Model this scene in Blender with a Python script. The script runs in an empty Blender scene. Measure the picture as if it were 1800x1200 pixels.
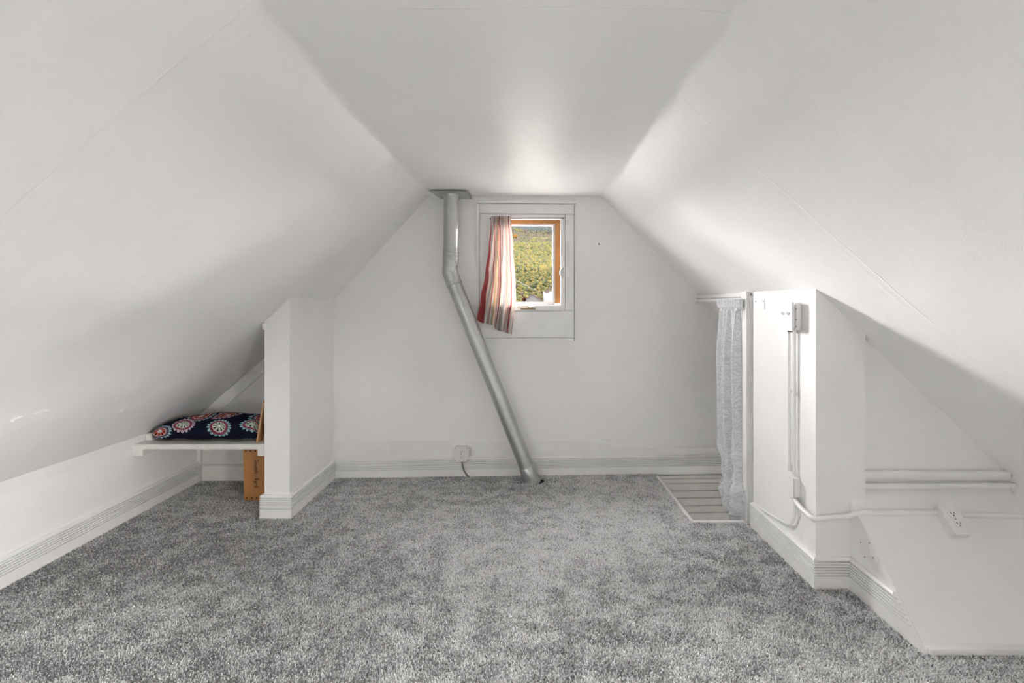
import bpy, bmesh, math, random
import numpy as np
from mathutils import Vector, Matrix, noise

random.seed(7)
np.random.seed(7)
SC = bpy.context.scene
COL = SC.collection
R = math.radians

# ------------------------------------------------------------------ camera, sky, lights, exposure
F, CX, CY, EYE = 850.0, 924.0, 535.0, 1.18      # focal length in pixels, vanishing point, eye height
cam_d = bpy.data.cameras.new('camera')
cam_d.sensor_width = 36.0
cam_d.lens = 36.0 * F / 1800.0
cam_d.shift_x = (900 - CX) / 1800.0
cam_d.shift_y = -(600 - CY) / 1800.0
cam_d.clip_start = 0.02
cam_d.clip_end = 6000
cam = bpy.data.objects.new('camera', cam_d)
cam.location = (0, 0, EYE)
cam.rotation_euler = (R(90), 0, 0)
COL.objects.link(cam)
SC.camera = cam

SKY = 150.0                                       # bright overcast daylight
world = bpy.data.worlds.new('overcast_sky')
SC.world = world
world.use_nodes = True
wn, wl = world.node_tree.nodes, world.node_tree.links
bg = wn['Background']
tc = wn.new('ShaderNodeTexCoord')
sep = wn.new('ShaderNodeSeparateXYZ')
ramp = wn.new('ShaderNodeValToRGB')
wl.new(tc.outputs['Generated'], sep.inputs[0])
wl.new(sep.outputs['Z'], ramp.inputs['Fac'])
wl.new(ramp.outputs['Color'], bg.inputs['Color'])
ramp.color_ramp.elements[0].position = 0.0
ramp.color_ramp.elements[0].color = (1.0, .985, .975, 1)
ramp.color_ramp.elements[1].position = 1.0
ramp.color_ramp.elements[1].color = (0.98, 0.99, 1.0, 1)
bg.inputs['Strength'].default_value = SKY

def portal(name, loc, rot, sx, sy):
    l = bpy.data.lights.new(name, 'AREA')
    l.shape = 'RECTANGLE'
    l.size, l.size_y = sx, sy
    l.cycles.is_portal = True
    o = bpy.data.objects.new(name, l)
    o.location, o.rotation_euler = loc, rot
    COL.objects.link(o)
    return o

REAR_Y = -1.75
RW = (-1.62, -1.45, 0.55, 0.74)                   # unseen window opening added behind the camera for fill light
portal('rear_fill_portal', ((RW[0]+RW[1])/2, REAR_Y-0.1, (RW[2]+RW[3])/2), (R(90), 0, 0), RW[1]-RW[0], RW[3]-RW[2])
_a = math.atan(0.04)
portal('front_window_portal', (0.005, 3.465, 1.462), (R(-90), 0, _a), 0.46, 0.60)

DX, DY0, DY1 = 1.25, -0.95, 0.50               # unseen dormer added on the right, behind the camera, for fill light
DW = (-0.66, 0.0, 0.72, 1.18)                   # its added window: y0, y1, z0, z1
portal('dormer_fill_portal', (DX+.06, (DW[0]+DW[1])/2, (DW[2]+DW[3])/2), (R(90), 0, R(90)), DW[1]-DW[0], DW[3]-DW[2])

SW = (2.82, 2.98, -1.50, -1.22)                  # unseen opening added low in the stairwell wall to light it
portal('stair_fill_portal', (2.20, (SW[0]+SW[1])/2, (SW[2]+SW[3])/2), (R(90), 0, R(90)), SW[1]-SW[0], SW[3]-SW[2])

SC.view_settings.view_transform = 'Standard'
SC.view_settings.look = 'None'
SC.view_settings.exposure = 0.27
SC.view_settings.gamma = 1.0
SC.view_settings.use_curve_mapping = False
SC.cycles.diffuse_bounces = 8
SC.cycles.max_bounces = 14

# ------------------------------------------------------------------ projection helpers (pixels of the photograph -> metres)
def pt(px, py, d):
    return Vector(((px-CX)*d/F, d, EYE-(py-CY)*d/F))

def fl(px, py):
    return pt(px, py, F*EYE/(py-CY))

B0 = Vector((0, 3.343, 0))                       # the back wall stands slightly askew
U = Vector((1, .04, 0)).normalized()
N = Vector((.04, -1, 0)).normalized()
KN = math.sqrt(1+.0016)

def wd(px, o=0.0):
    return (3.343-o*KN)/(1-.04*(px-CX)/F)

def wu(px, o=0.0):
    d = wd(px, o)
    return (Vector(((px-CX)*d/F, d, 0))-B0).dot(U)

def wz(px, py, o=0.0):
    return EYE-(py-CY)*wd(px, o)/F

def W(u, o, z):
    return B0+U*u+N*o+Vector((0, 0, z))

# ------------------------------------------------------------------ mesh helpers
class MB:
    def __init__(s):
        s.v, s.f, s.m = [], [], []
        s.uv = None

    def add(s, vs, fs, mi=0):
        b = len(s.v)
        s.v += [Vector(p) for p in vs]
        s.f += [tuple(b+i for i in f) for f in fs]
        s.m += [mi]*len(fs)
        return s

    def hexa(s, c, mi=0):                        # 8 corners: bottom ring then top ring
        return s.add(c, [(3, 2, 1, 0), (4, 5, 6, 7), (0, 1, 5, 4), (1, 2, 6, 5), (2, 3, 7, 6), (3, 0, 4, 7)], mi)

    def box(s, x0, x1, y0, y1, z0, z1, mi=0):
        return s.hexa([(x0, y0, z0), (x1, y0, z0), (x1, y1, z0), (x0, y1, z0),
                       (x0, y0, z1), (x1, y0, z1), (x1, y1, z1), (x0, y1, z1)], mi)

    def wbox(s, u0, u1, o0, o1, z0, z1, mi=0):   # box in the frame of the back wall, o grows into the room
        return s.hexa([W(u0, o1, z0), W(u1, o1, z0), W(u1, o0, z0), W(u0, o0, z0),
                       W(u0, o1, z1), W(u1, o1, z1), W(u1, o0, z1), W(u0, o0, z1)], mi)

    def prism(s, poly, vec, mi=0):
        n = len(poly)
        vec = Vector(vec)
        vs = [Vector(p) for p in poly]+[Vector(p)+vec for p in poly]
        fs = [tuple(range(n)), tuple(range(2*n-1, n-1, -1))]
        fs += [(i, i+n, (i+1) % n+n, (i+1) % n) for i in range(n)]
        return s.add(vs, fs, mi)

    def tube(s, path, rad, seg=12, cap=True, mi=0):
        path = [Vector(p) for p in path]
        rads = rad if isinstance(rad, (list, tuple)) else [rad]*len(path)
        n = len(path)
        tang = []
        for i in range(n):
            a = path[max(i-1, 0)]
            b = path[min(i+1, n-1)]
            if 0 < i < n-1:
                t = (path[i]-a).normalized()+(b-path[i]).normalized()
            else:
                t = b-a
            tang.append(t.normalized())
        ref = Vector((0, 0, 1)) if abs(tang[0].z) < .9 else Vector((0, 1, 0))
        e1 = tang[0].cross(ref).normalized()
        vs, fs = [], []
        for i in range(n):
            e1 = (e1-tang[i]*e1.dot(tang[i])).normalized()
            e2 = tang[i].cross(e1)
            k = 1.0
            st = None
            if 0 < i < n-1:                      # mitre
                din = (path[i]-path[i-1]).normalized()
                c = max(.5, din.dot(tang[i]))
                st = (din-tang[i]*din.dot(tang[i]))
                st = st.normalized() if st.length > 1e-5 else None
                k = 1/c
            for j in range(seg):
                a = 2*math.pi*j/seg
                off = e1*math.cos(a)+e2*math.sin(a)
                if st is not None:
                    off = off+st*off.dot(st)*(k-1)
                vs.append(path[i]+off*rads[i])
        for i in range(n-1):
            for j in range(seg):
                fs.append((i*seg+j, i*seg+(j+1) % seg, (i+1)*seg+(j+1) % seg, (i+1)*seg+j))
        if cap:
            fs.append(tuple(range(seg-1, -1, -1)))
            fs.append(tuple((n-1)*seg+j for j in range(seg)))
        return s.add(vs, fs, mi)

    def disc(s, c, axis, r0, r1, h, seg=24, mi=0):   # short round boss from c along axis, r0 -> r1
        c, axis = Vector(c), Vector(axis).normalized()
        return s.tube([c, c+axis*h], [r0, r1], seg, True, mi)

    def build(s, name, mat, parent=None, smooth=False, bevel=0, origin=None, angle=40):
        if parent is not None:
            o0 = world_origin(parent)
        else:
            o0 = Vector(origin) if origin is not None else Vector((0, 0, 0))
        me = bpy.data.meshes.new(name)
        me.from_pydata([tuple(v-o0) for v in s.v], [], s.f)
        mats = mat if isinstance(mat, (list, tuple)) else [mat]
        for m in mats:
            me.materials.append(m)
        if len(mats) > 1:
            me.polygons.foreach_set('material_index', s.m)
        bm = bmesh.new()
        bm.from_mesh(me)
        bmesh.ops.recalc_face_normals(bm, faces=bm.faces)
        if bevel:
            es = [e for e in bm.edges if len(e.link_faces) == 2 and e.calc_face_angle(0) > R(30)]
            bmesh.ops.bevel(bm, geom=es, offset=bevel, segments=2, affect='EDGES', clamp_overlap=True)
        bm.to_mesh(me)
        bm.free()
        if smooth or bevel:
            me.polygons.foreach_set('use_smooth', [True]*len(me.polygons))
            me.set_sharp_from_angle(angle=R(angle))
        me.update()
        o = bpy.data.objects.new(name, me)
        COL.objects.link(o)
        if parent is not None:
            o.parent = parent
        else:
            o.location = o0
        return o

def world_origin(o):
    p = Vector((0, 0, 0))
    while o is not None:
        p += o.location
        o = o.parent
    return p

def thing(name, label, cat, loc, group=None):
    o = bpy.data.objects.new(name, None)
    o.empty_display_size = .05
    o.location = loc
    COL.objects.link(o)
    return tag(o, label, cat, group)

def tag(o, label, cat, group=None):
    o['label'] = label
    o['category'] = cat
    if group:
        o['group'] = group
    return o

def struct(o, label=None):
    o['kind'] = 'structure'
    if label:
        o['label'] = label
    return o

# ------------------------------------------------------------------ material helpers
class NT:
    def __init__(s, name):
        s.mat = bpy.data.materials.new(name)
        s.mat.use_nodes = True
        s.n, s.l = s.mat.node_tree.nodes, s.mat.node_tree.links
        s.b = s.n['Principled BSDF']
        s.out = s.n['Material Output']

    def node(s, t, **kw):
        nd = s.n.new(t)
        for k, v in kw.items():
            if k in nd.inputs.keys():
                s.put(nd.inputs[k], v)
            else:
                setattr(nd, k, v)
        return nd

    def put(s, inp, v):
        if isinstance(v, bpy.types.NodeSocket):
            s.l.new(v, inp)
        else:
            inp.default_value = v

    def m(s, op, a, b=0.0, c=None, clamp=False):
        nd = s.n.new('ShaderNodeMath')
        nd.operation = op
        nd.use_clamp = clamp
        s.put(nd.inputs[0], a)
        s.put(nd.inputs[1], b)
        if c is not None:
            s.put(nd.inputs[2], c)
        return nd.outputs[0]

    def obj(s):
        return s.n.new('ShaderNodeTexCoord').outputs['Object']

    def geo(s):
        return s.n.new('ShaderNodeNewGeometry').outputs['Position']

    def xyz(s, v):
        nd = s.n.new('ShaderNodeSeparateXYZ')
        s.l.new(v, nd.inputs[0])
        return nd.outputs

    def mapped(s, v, scale):
        nd = s.n.new('ShaderNodeMapping')
        s.l.new(v, nd.inputs['Vector'])
        nd.inputs['Scale'].default_value = scale
        return nd.outputs[0]

    def noise(s, v, scale, detail=2.0, rough=.5, dist=0.0):
        nd = s.n.new('ShaderNodeTexNoise')
        s.l.new(v, nd.inputs['Vector'])
        nd.inputs['Scale'].default_value = scale
        nd.inputs['Detail'].default_value = detail
        nd.inputs['Roughness'].default_value = rough
        nd.inputs['Distortion'].default_value = dist
        return nd.outputs[0]

    def ramp(s, f, stops, interp='LINEAR'):
        nd = s.n.new('ShaderNodeValToRGB')
        s.put(nd.inputs['Fac'], f)
        cr = nd.color_ramp
        cr.interpolation = interp
        while len(cr.elements) < len(stops):
            cr.elements.new(1.0)
        for e, (p, c) in zip(cr.elements, stops):
            e.position = p
            e.color = (*c, 1) if len(c) == 3 else c
        return nd.outputs['Color']

    def mix(s, f, a, b):
        nd = s.n.new('ShaderNodeMix')
        nd.data_type = 'RGBA'
        s.put(nd.inputs[0], f)
        for i, v in ((6, a), (7, b)):
            if isinstance(v, tuple) and len(v) == 3:
                v = (*v, 1)
            s.put(nd.inputs[i], v)
        return nd.outputs[2]

    def bump(s, h, strength=.2, dist=.01, normal=None):
        nd = s.n.new('ShaderNodeBump')
        s.l.new(h, nd.inputs['Height'])
        nd.inputs['Strength'].default_value = strength
        nd.inputs['Distance'].default_value = dist
        if normal is not None:
            s.l.new(normal, nd.inputs['Normal'])
        s.l.new(nd.outputs[0], s.b.inputs['Normal'])
        return nd.outputs[0]

    def set(s, **kw):
        for k, v in kw.items():
            k = k.replace('_', ' ')
            if isinstance(v, tuple) and len(v) == 3:
                v = (*v, 1)
            s.put(s.b.inputs[k], v)
        return s

def plain(name, col, rough=.5, metal=0.0, var=.04, bump=0.0, bscale=80, spec=.5):
    t = NT(name)
    p = t.geo()
    n = t.noise(p, 9, 3)
    k = tuple(c*(1-var) for c in col)
    k2 = tuple(min(1, c*(1+var)) for c in col)
    t.set(Base_Color=t.ramp(n, [(.3, k), (.7, k2)]), Roughness=rough, Metallic=metal)
    t.b.inputs['Specular IOR Level'].default_value = spec
    if bump:
        t.bump(t.noise(p, bscale, 3), bump, .004)
    return t.mat

def paint(name, col=(.872, .867, .859), rough=.45, lump=.25, fine=.12, seams=False):
    """Brush-painted plaster: slightly uneven tone, orange-peel and shallow lumps; optional board joints."""
    t = NT(name)
    p = t.geo()
    n1 = t.noise(p, 1.7, 4, .6)
    n2 = t.noise(p, 26, 3, .6)
    f = t.m('ADD', t.m('MULTIPLY', n1, .7), t.m('MULTIPLY', n2, .3))
    a = tuple(c*.965 for c in col)
    b = tuple(min(1, c*1.03) for c in col)
    t.set(Base_Color=t.ramp(f, [(.3, a), (.7, b)]))
    t.set(Roughness=t.m('MULTIPLY_ADD', n2, .16, rough-.08))
    h = t.m('ADD', t.m('MULTIPLY', t.noise(p, 240, 2), .10*fine/.12),
            t.m('MULTIPLY', t.noise(t.mapped(p, (1, 2.2, 1)), 7, 3, .55), lump))
    dabs = t.m('MULTIPLY', t.m('SUBTRACT', t.noise(p, 11, 1, .4), .74, clamp=True), 1.6)   # filler dabs
    h = t.m('ADD', h, dabs)
    if seams:
        x, y, z = t.xyz(p)
        wob = t.m('MULTIPLY', t.m('SUBTRACT', t.noise(p, 5, 3), .5), .03)
        yy = t.m('ADD', y, wob)
        def joint(c, tilt, x0, lo, hi, width, amp):
            line = t.m('SUBTRACT', yy, t.m('MULTIPLY_ADD', t.m('SUBTRACT', x, x0), tilt, c))
            ln = t.m('SUBTRACT', 1.0, t.m('DIVIDE', t.m('ABSOLUTE', line), width), clamp=True)
            msk = t.m('MULTIPLY', t.m('GREATER_THAN', x, lo), t.m('LESS_THAN', x, hi))
            return t.m('MULTIPLY', t.m('MULTIPLY', ln, msk), amp)
        for args in ((1.17, .2, -.68, -3, -.67, .006, .38), (1.235, .2, -.68, -3, -.67, .012, .22),
                     (1.704, -.13, .563, .55, 1.36, .006, .26), (1.74, -.13, .563, .55, 1.30, .016, .10),
                     (1.215, .0, 0, -.63, .52, .005, .30), (1.16, .0, 0, -.2, .5, .012, .12)):
            h = t.m('ADD', h, joint(*args))
    t.bump(h, .5, .008)
    t.b.inputs['Specular IOR Level'].default_value = .38
    return t.mat

M = {}
M['wall'] = paint('wall_paint')
M['slope'] = paint('slope_paint', rough=.46, lump=.30, seams=True)
M['trim'] = plain('trim_paint', (.85, .845, .83), .35, var=.03, bump=.08, bscale=60)
M['casing'] = plain('casing_paint', (.82, .825, .815), .38, var=.03, bump=.08, bscale=50)
M['white'] = plain('gloss_white', (.88, .88, .87), .3, var=.02)
M['plastic'] = plain('white_plastic', (.84, .83, .81), .35, var=.01)
M['ivory'] = plain('aged_plastic', (.76, .74, .72), .4, var=.02)
M['dark'] = plain('dark_metal', (.03, .028, .026), .45)
M['slot'] = plain('slot_black', (.02, .02, .02), .6)
M['screw'] = plain('screw_steel', (.30, .28, .26), .4, .6)
M['chrome'] = plain('brushed_chrome', (.62, .62, .62), .2, 1.0)
M['brass'] = plain('aged_brass', (.34, .27, .17), .35, .9)
M['brown'] = plain('brown_rubber', (.022, .007, .003), .8, spec=.05)
M['wire'] = plain('dark_wire', (.02, .018, .016), .9, spec=.05)
M['cable_grey'] = plain('grey_cable', (.20, .195, .185), .5)
M['hole'] = plain('hole_black', (.012, .011, .01), .9)
M['rust'] = plain('rusty_screw', (.06, .03, .015), .6, .3)
M['ink'] = plain('marker_ink', (.015, .013, .012), .6)
M['board_white'] = plain('old_white_paint', (.74, .73, .69), .5, var=.06, bump=.15, bscale=30)

def galvanised():
    t = NT('galvanised_steel')
    p = t.geo()
    v = t.node('ShaderNodeTexVoronoi')
    t.l.new(p, v.inputs['Vector'])
    v.inputs['Scale'].default_value = 70
    f = t.xyz(v.outputs['Color'])[0]
    n = t.noise(p, 6, 4)
    f = t.m('ADD', t.m('MULTIPLY', f, .16), t.m('MULTIPLY', n, .84))
    t.set(Base_Color=t.ramp(f, [(.25, (.44, .45, .445)), (.75, (.58, .59, .585))]), Metallic=.9,
          Roughness=t.m('MULTIPLY_ADD', f, .18, .27))
    t.bump(t.noise(p, 14, 2), .12, .006)
    return t.mat
M['galv'] = galvanised()

def wood(name, a, b, scale=(3, 3, 30), rough=.5):
    t = NT(name)
    p = t.geo()
    n = t.noise(t.mapped(p, scale), 6, 4, .6, .6)
    n2 = t.noise(p, 5, 2)
    f = t.m('ADD', t.m('MULTIPLY', n, .65), t.m('MULTIPLY', n2, .35))
    t.set(Base_Color=t.ramp(f, [(.3, a), (.7, b)]), Roughness=rough)
    t.bump(n, .1, .002)
    return t.mat
M['sash'] = wood('varnished_pine', (.34, .145, .035), (.46, .215, .062), (14, 14, 2))
M['crate'] = wood('orange_wood', (.40, .175, .055), (.53, .25, .085), (30, 30, 2.5))
M['plank'] = wood('raw_pine', (.44, .24, .11), (.56, .33, .17), (30, 12, 2))

def glass():
    t = NT('window_glass')
    tr = t.node('ShaderNodeBsdfTransparent')
    gl = t.node('ShaderNodeBsdfGlossy', Roughness=.02)
    fr = t.node('ShaderNodeFresnel', IOR=1.45)
    mx = t.node('ShaderNodeMixShader')
    t.l.new(t.m('MULTIPLY', fr.outputs[0], .6), mx.inputs[0])
    t.l.new(tr.outputs[0], mx.inputs[1])
    t.l.new(gl.outputs[0], mx.inputs[2])
    t.l.new(mx.outputs[0], t.out.inputs['Surface'])
    tr.inputs['Color'].default_value = (.98, .975, .972, 1)
    return t.mat
M['glass'] = glass()

CARPET_LO, CARPET_HI = (.25, .25, .248), (.99, .99, .987)
def carpet(pile):
    t = NT('carpet_pile' if pile else 'carpet_backing')
    p = t.geo()
    if pile:
        a = t.node('ShaderNodeAttribute', attribute_name='tint')
        f = a.outputs['Fac']
    else:
        f = t.m('ADD', t.m('MULTIPLY', t.noise(p, 2.6, 4, .6), .25), t.m('MULTIPLY', t.noise(p, 210, 1), .30))
    t.set(Base_Color=t.mix(f, CARPET_LO, CARPET_HI), Roughness=.95)
    t.b.inputs['Specular IOR Level'].default_value = .15
    if not pile:
        t.bump(t.noise(p, 190, 2), 1.0, .01)
    return t.mat
M['carpet'] = carpet(False)
M['pile'] = carpet(True)

# ------------------------------------------------------------------ room shell
CEIL = 1.925
LX, RX = -2.185, 2.055                            # knee walls
PROFILE_L = [(-2.26, 1.17-.877*(2.26-1.347)), (-1.347, 1.17), (-.66, CEIL)]
PROFILE_R = [(.53, CEIL), (1.21, 1.247), (2.13, 1.247-.94*.92)]

def slope_z(x):
    pts = PROFILE_L+PROFILE_R
    for (x0, z0), (x1, z1) in zip(pts, pts[1:]):
        if x0 <= x <= x1:
            return z0+(z1-z0)*(x-x0)/(x1-x0)
    return pts[0][1] if x < 0 else pts[-1][1]

def round_profile(pts, radii):
    out = [Vector(pts[0])]
    for i in range(1, len(pts)-1):
        p, a, b = Vector(pts[i]), Vector(pts[i-1]), Vector(pts[i+1])
        r = radii[i]
        p0 = p+(a-p).normalized()*r
        p1 = p+(b-p).normalized()*r
        for k in range(9):
            q = k/8
            out.append(p0*(1-q)**2+p*2*q*(1-q)+p1*q*q)
    out.append(Vector(pts[-1]))
    return out

def dense(pts, step=.06):
    out = [pts[0]]
    for a, b in zip(pts, pts[1:]):
        n = max(1, int((b-a).length/step))
        for k in range(1, n+1):
            out.append(a.lerp(b, k/n))
    return out

def make_ceiling():
    prof = dense(round_profile(PROFILE_L+PROFILE_R, [0, .10, .022, .022, .03, 0]))
    k = next(i for i, q in enumerate(prof) if q.x > DX)
    prof.insert(k, Vector((DX, slope_z(DX))))
    ys = [-1.9+k*5.45/218 for k in range(219)]
    b = MB()
    n = len(prof)
    vs = []
    for y in ys:
        for q in prof:
            w = .006*noise.noise(Vector((q.x*2.2, y*1.3, 3)))+.004*noise.noise(Vector((q.x*7, y*5, 9)))
            cr_ = max(math.exp(-((q.x+.66)/.07)**2), math.exp(-((q.x-.53)/.07)**2))
            w += cr_*(.006*noise.noise(Vector((q.x*9, y*6, 1)))+.0035*noise.noise(Vector((q.x*22, y*17, 5))))
            vs.append((q.x, y, q.y+w))
    fs = []
    for j in range(len(ys)-1):
        for i in range(n-1):
            if prof[i].x >= DX-.001 and DY0 < (ys[j]+ys[j+1])/2 < DY1:
                continue                             # roof cut away outside the added dormer
            fs.append((j*n+i, j*n+i+1, (j+1)*n+i+1, (j+1)*n+i))
    b.add(vs, fs)
    o = b.build('ceiling', M['slope'], smooth=True, angle=60)
    return struct(o, 'white painted attic ceiling with two sloping sides')
ceiling = make_ceiling()

def flake(px, py, ln, ht, tilt, d):
    """Curled bits of loose paint hanging under the left slope."""
    b = MB()
    c = pt(px, py, d)
    n = Vector((.66, 0, -.75))
    t1 = Vector((0, 1, 0))*math.cos(tilt)+Vector((.75, 0, .66))*math.sin(tilt)
    t2 = n.cross(t1)
    k = 6
    vs = []
    for i in range(k+1):
        q = i/k-.5
        for s, h in ((-1, .001), (1, .004+.006*random.random())):
            vs.append(c+t1*q*ln+t2*s*ht*(.5+.5*random.random())*(1-abs(q))+n*h)
    b.add(vs, [(2*i, 2*i+1, 2*i+3, 2*i+2) for i in range(k)])
    return b.build('paint_flake', M['white'], ceiling)

def on_left_slope(px, py):
    rx, rz = (px-CX)/F, -(py-CY)/F
    # EYE + rz d = z0 + k (rx d - x0)
    for (x0, z0), (x1, z1) in zip(PROFILE_L, PROFILE_L[1:]):
        k = (z1-z0)/(x1-x0)
        d = (z0-k*x0-EYE)/(rz-k*rx)
        if x0 <= rx*d <= x1:
            return d
    return 2.0
for px, py, ln in ((280, 676, .10), (66, 724, .07), (36, 733, .06), (215, 720, .03)):
    flake(px, py, ln, .010, R(8), on_left_slope(px, py))

# floor slab with the stair opening at the far right
SX, SY = .905, 2.62                               # edges of the stair opening
b = MB()
b.box(-2.32, 2.2, -1.9, SY, -.18, 0)
b.box(-2.32, SX, SY, 3.62, -.18, 0)
floor = struct(b.build('floor', M['carpet']), 'grey carpeted attic floor with a stair opening')

def make_pile():
    sp = .0054
    xs = np.arange(-2.18, 2.06, sp)
    ys = np.arange(1.30, 3.40, sp)
    gx, gy = np.meshgrid(xs, ys)
    gx, gy = gx.ravel(), gy.ravel()
    n = gx.size
    gx = gx+np.random.uniform(-.5, .5, n)*sp
    gy = gy+np.random.uniform(-.5, .5, n)*sp
    keep = (gx > -2.172) & (gy < 3.325+.04*gx)
    keep &= ~((gx > SX-.012) & (gy > SY-.015))
    keep &= ~((gx > -1.46) & (gx < -1.29) & (gy > 2.655))
    keep &= ~((gx < -1.30) & (gy > 3.225))
    keep &= ~((gx > 1.195) & (gy > 2.0))
    keep &= ~((gx > 1.335) & (gy > 1.62))
    ex, ey = gx-.058, gy-3.222
    keep &= ~(((ex/.068)**2+(ey/.054)**2) < 1)
    # nothing beyond what a step to the side could show
    keep &= np.abs(gx) < 1.30*gy+.35
    gx, gy = gx[keep], gy[keep]
    n = gx.size
    def field(scale, seed, octs=3):
        step = .02
        X = np.arange(-2.4, 2.4, step)
        Y = np.arange(1.2, 3.6, step)
        A = np.array([[sum(noise.noise(Vector((x*scale*2**o, y*scale*2**o*1.25, seed+o*7)))/2**o for o in range(octs)) for x in X] for y in Y])
        fx = np.clip((gx+2.4)/step, 0, len(X)-2)
        fy = np.clip((gy-1.2)/step, 0, len(Y)-2)
        i, j = fx.astype(int), fy.astype(int)
        a, c = fx-i, fy-j
        return A[j, i]*(1-a)*(1-c)+A[j, i+1]*a*(1-c)+A[j+1, i]*(1-a)*c+A[j+1, i+1]*a*c
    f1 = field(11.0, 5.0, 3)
    f2 = field(.8, 105.49, 3)  # light falloff and nap painted as broad patches, seed picked darker at left
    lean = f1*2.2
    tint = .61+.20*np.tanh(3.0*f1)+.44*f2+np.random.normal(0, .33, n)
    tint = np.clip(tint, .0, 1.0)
    ang = np.random.uniform(0, 2*np.pi, n)
    ht = np.random.uniform(.0042, .0072, n)
    r0 = np.random.uniform(.0026, .0036, n)
    r1 = np.random.uniform(.0016, .0028, n)
    la = lean*2.0+np.random.normal(0, 1.6, n)
    lx, ly = np.cos(la)*.0030, np.sin(la)*.0030-.0006
    V = np.zeros((n, 6, 3), np.float32)
    for k in range(3):
        a = ang+k*2*np.pi/3
        V[:, k, 0] = gx+np.cos(a)*r0
        V[:, k, 1] = gy+np.sin(a)*r0
        V[:, k, 2] = -.001
        a = a+.8
        V[:, 3+k, 0] = gx+lx+np.cos(a)*r1
        V[:, 3+k, 1] = gy+ly+np.sin(a)*r1
        V[:, 3+k, 2] = ht+np.random.uniform(-.001, .001, n)
    base = (np.arange(n)*6)[:, None]
    pat = np.array([0, 1, 4, 0, 4, 3, 1, 2, 5, 1, 5, 4, 2, 0, 3, 2, 3, 5, 3, 4, 5])
    idx = (base+pat[None, :]).astype(np.int32).ravel()
    me = bpy.data.meshes.new('carpet_pile')
    me.vertices.add(n*6)
    me.vertices.foreach_set('co', V.ravel())
    me.loops.add(n*21)
    me.loops.foreach_set('vertex_index', idx)
    me.polygons.add(n*7)
    me.polygons.foreach_set('loop_start', np.arange(0, n*21, 3, dtype=np.int32))
    me.update(calc_edges=True)
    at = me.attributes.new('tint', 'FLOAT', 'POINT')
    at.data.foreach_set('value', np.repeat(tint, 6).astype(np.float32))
    me.materials.append(M['pile'])
    o = bpy.data.objects.new('carpet_pile', me)
    COL.objects.link(o)
    o.parent = floor
    o['kind'] = 'stuff'
    return o
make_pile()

# dark torn hole in the carpet where the flue pipe passes through
b = MB()
c = Vector((.058, 3.222, .0012))
ring = [c+Vector((.070*math.cos(a)*(1+.10*math.sin(5*a)), .052*math.sin(a)*(1+.1*math.cos(4*a)), 0)) for a in [2*math.pi*k/28 for k in range(28)]]
b.add(ring+[p+Vector((0, 0, -.004)) for p in ring], [tuple(range(28)), tuple(range(55, 27, -1))]+[(i, (i+1) % 28, (i+1) % 28+28, i+28) for i in range(28)])
b.build('carpet_cutout', M['hole'], floor)

# back wall with the window opening
WU0, WU1 = wu(861), wu(989.5)
WZ0, WZ1 = wz(924, 545), wz(924, 379)
b = MB()
for u0, u1, z0, z1 in ((-2.4, WU0, -2.3, 2.1), (WU1, 2.3, -2.3, 2.1), (WU0, WU1, -2.3, WZ0), (WU0, WU1, WZ1, 2.1)):
    b.wbox(u0, u1, -.115, 0, z0, z1)
wall_back = struct(b.build('wall_back', M['wall']), 'white painted gable wall with the small window')
# shallow horizontal joint lines and nail heads of the wall board
for px, py in ((1053, 429), (974, 793), (1283, 573)):
    b = MB()
    b.disc(W(wu(px), -.001, wz(px, py)), N, .006, .004, .003, 10)
    b.build('nail_head', M['slot'], wall_back)

for px0, px1, py in ((600, 832, 600), (1076, 1232, 659)):
    b = MB()
    b.wbox(wu(px0), wu(px1), -.001, .0012, wz(924, py)-.002, wz(924, py)+.002)
    b.build('board_joint', M['wall'], wall_back, bevel=.0005)

# upper plain board above the baseboard
b = MB()
zb0 = .129
b.wbox(wu(581), wu(1076), 0, .011, zb0, wz(820, 774))
b.wbox(wu(1077.5), wu(1290), 0, .008, zb0, wz(1180, 786))
struct(b.build('trim_1', M['trim'], bevel=.003), 'plain white board above the back baseboard')
b = MB()
pp = [(1026, 771), (1046, 769), (1060, 774), (1076, 776), (1075, 781), (1055, 778), (1040, 776)]
b.prism([W(wu(x, .011), .009, wz(x, y, .011)) for x, y in pp], N*.006)
struct(b.build('trim_2', M['white']), 'cracked filler patch on the board at the back wall')

# knee walls, rear wall, lower storey closure
b = MB()
b.box(LX-.12, LX, -1.9, 3.5, -.05, .50)
struct(b.build('wall_left', M['wall']), 'low white knee wall under the left slope')
b = MB()
for y0, y1 in ((-1.9, DY0), (DY1, 3.6)):
    b.box(RX, RX+.12, y0, y1, -.6, .52)
for y0, y1, z0, z1 in ((-1.9, SW[0], -2.3, -.6), (SW[1], 3.6, -2.3, -.6), (SW[0], SW[1], -2.3, SW[2]), (SW[0], SW[1], SW[3], -.6)):
    b.box(RX, RX+.12, y0, y1, z0, z1)
b.box(RX, RX+.12, DY0, DY1, -.6, -.18)
struct(b.build('wall_right', M['wall']), 'low white knee wall under the right slope')
b = MB()
for x0, x1, z0, z1 in ((-2.35, RW[0], -.18, 2.1), (RW[1], 2.25, -.18, 2.1), (RW[0], RW[1], -.18, RW[2]), (RW[0], RW[1], RW[3], 2.1)):
    b.box(x0, x1, REAR_Y-.14, REAR_Y, z0, z1)
struct(b.build('wall_rear', M['wall']), 'white gable wall behind the camera')
b = MB()                                           # frame of the added fill window
x0, x1, z0, z1 = RW
for a in ((x0, x0+.02, z0, z1), (x1-.02, x1, z0, z1), (x0, x1, z0, z0+.02), (x0, x1, z1-.02, z1)):
    b.box(a[0], a[1], REAR_Y-.10, REAR_Y-.05, a[2], a[3])
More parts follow.
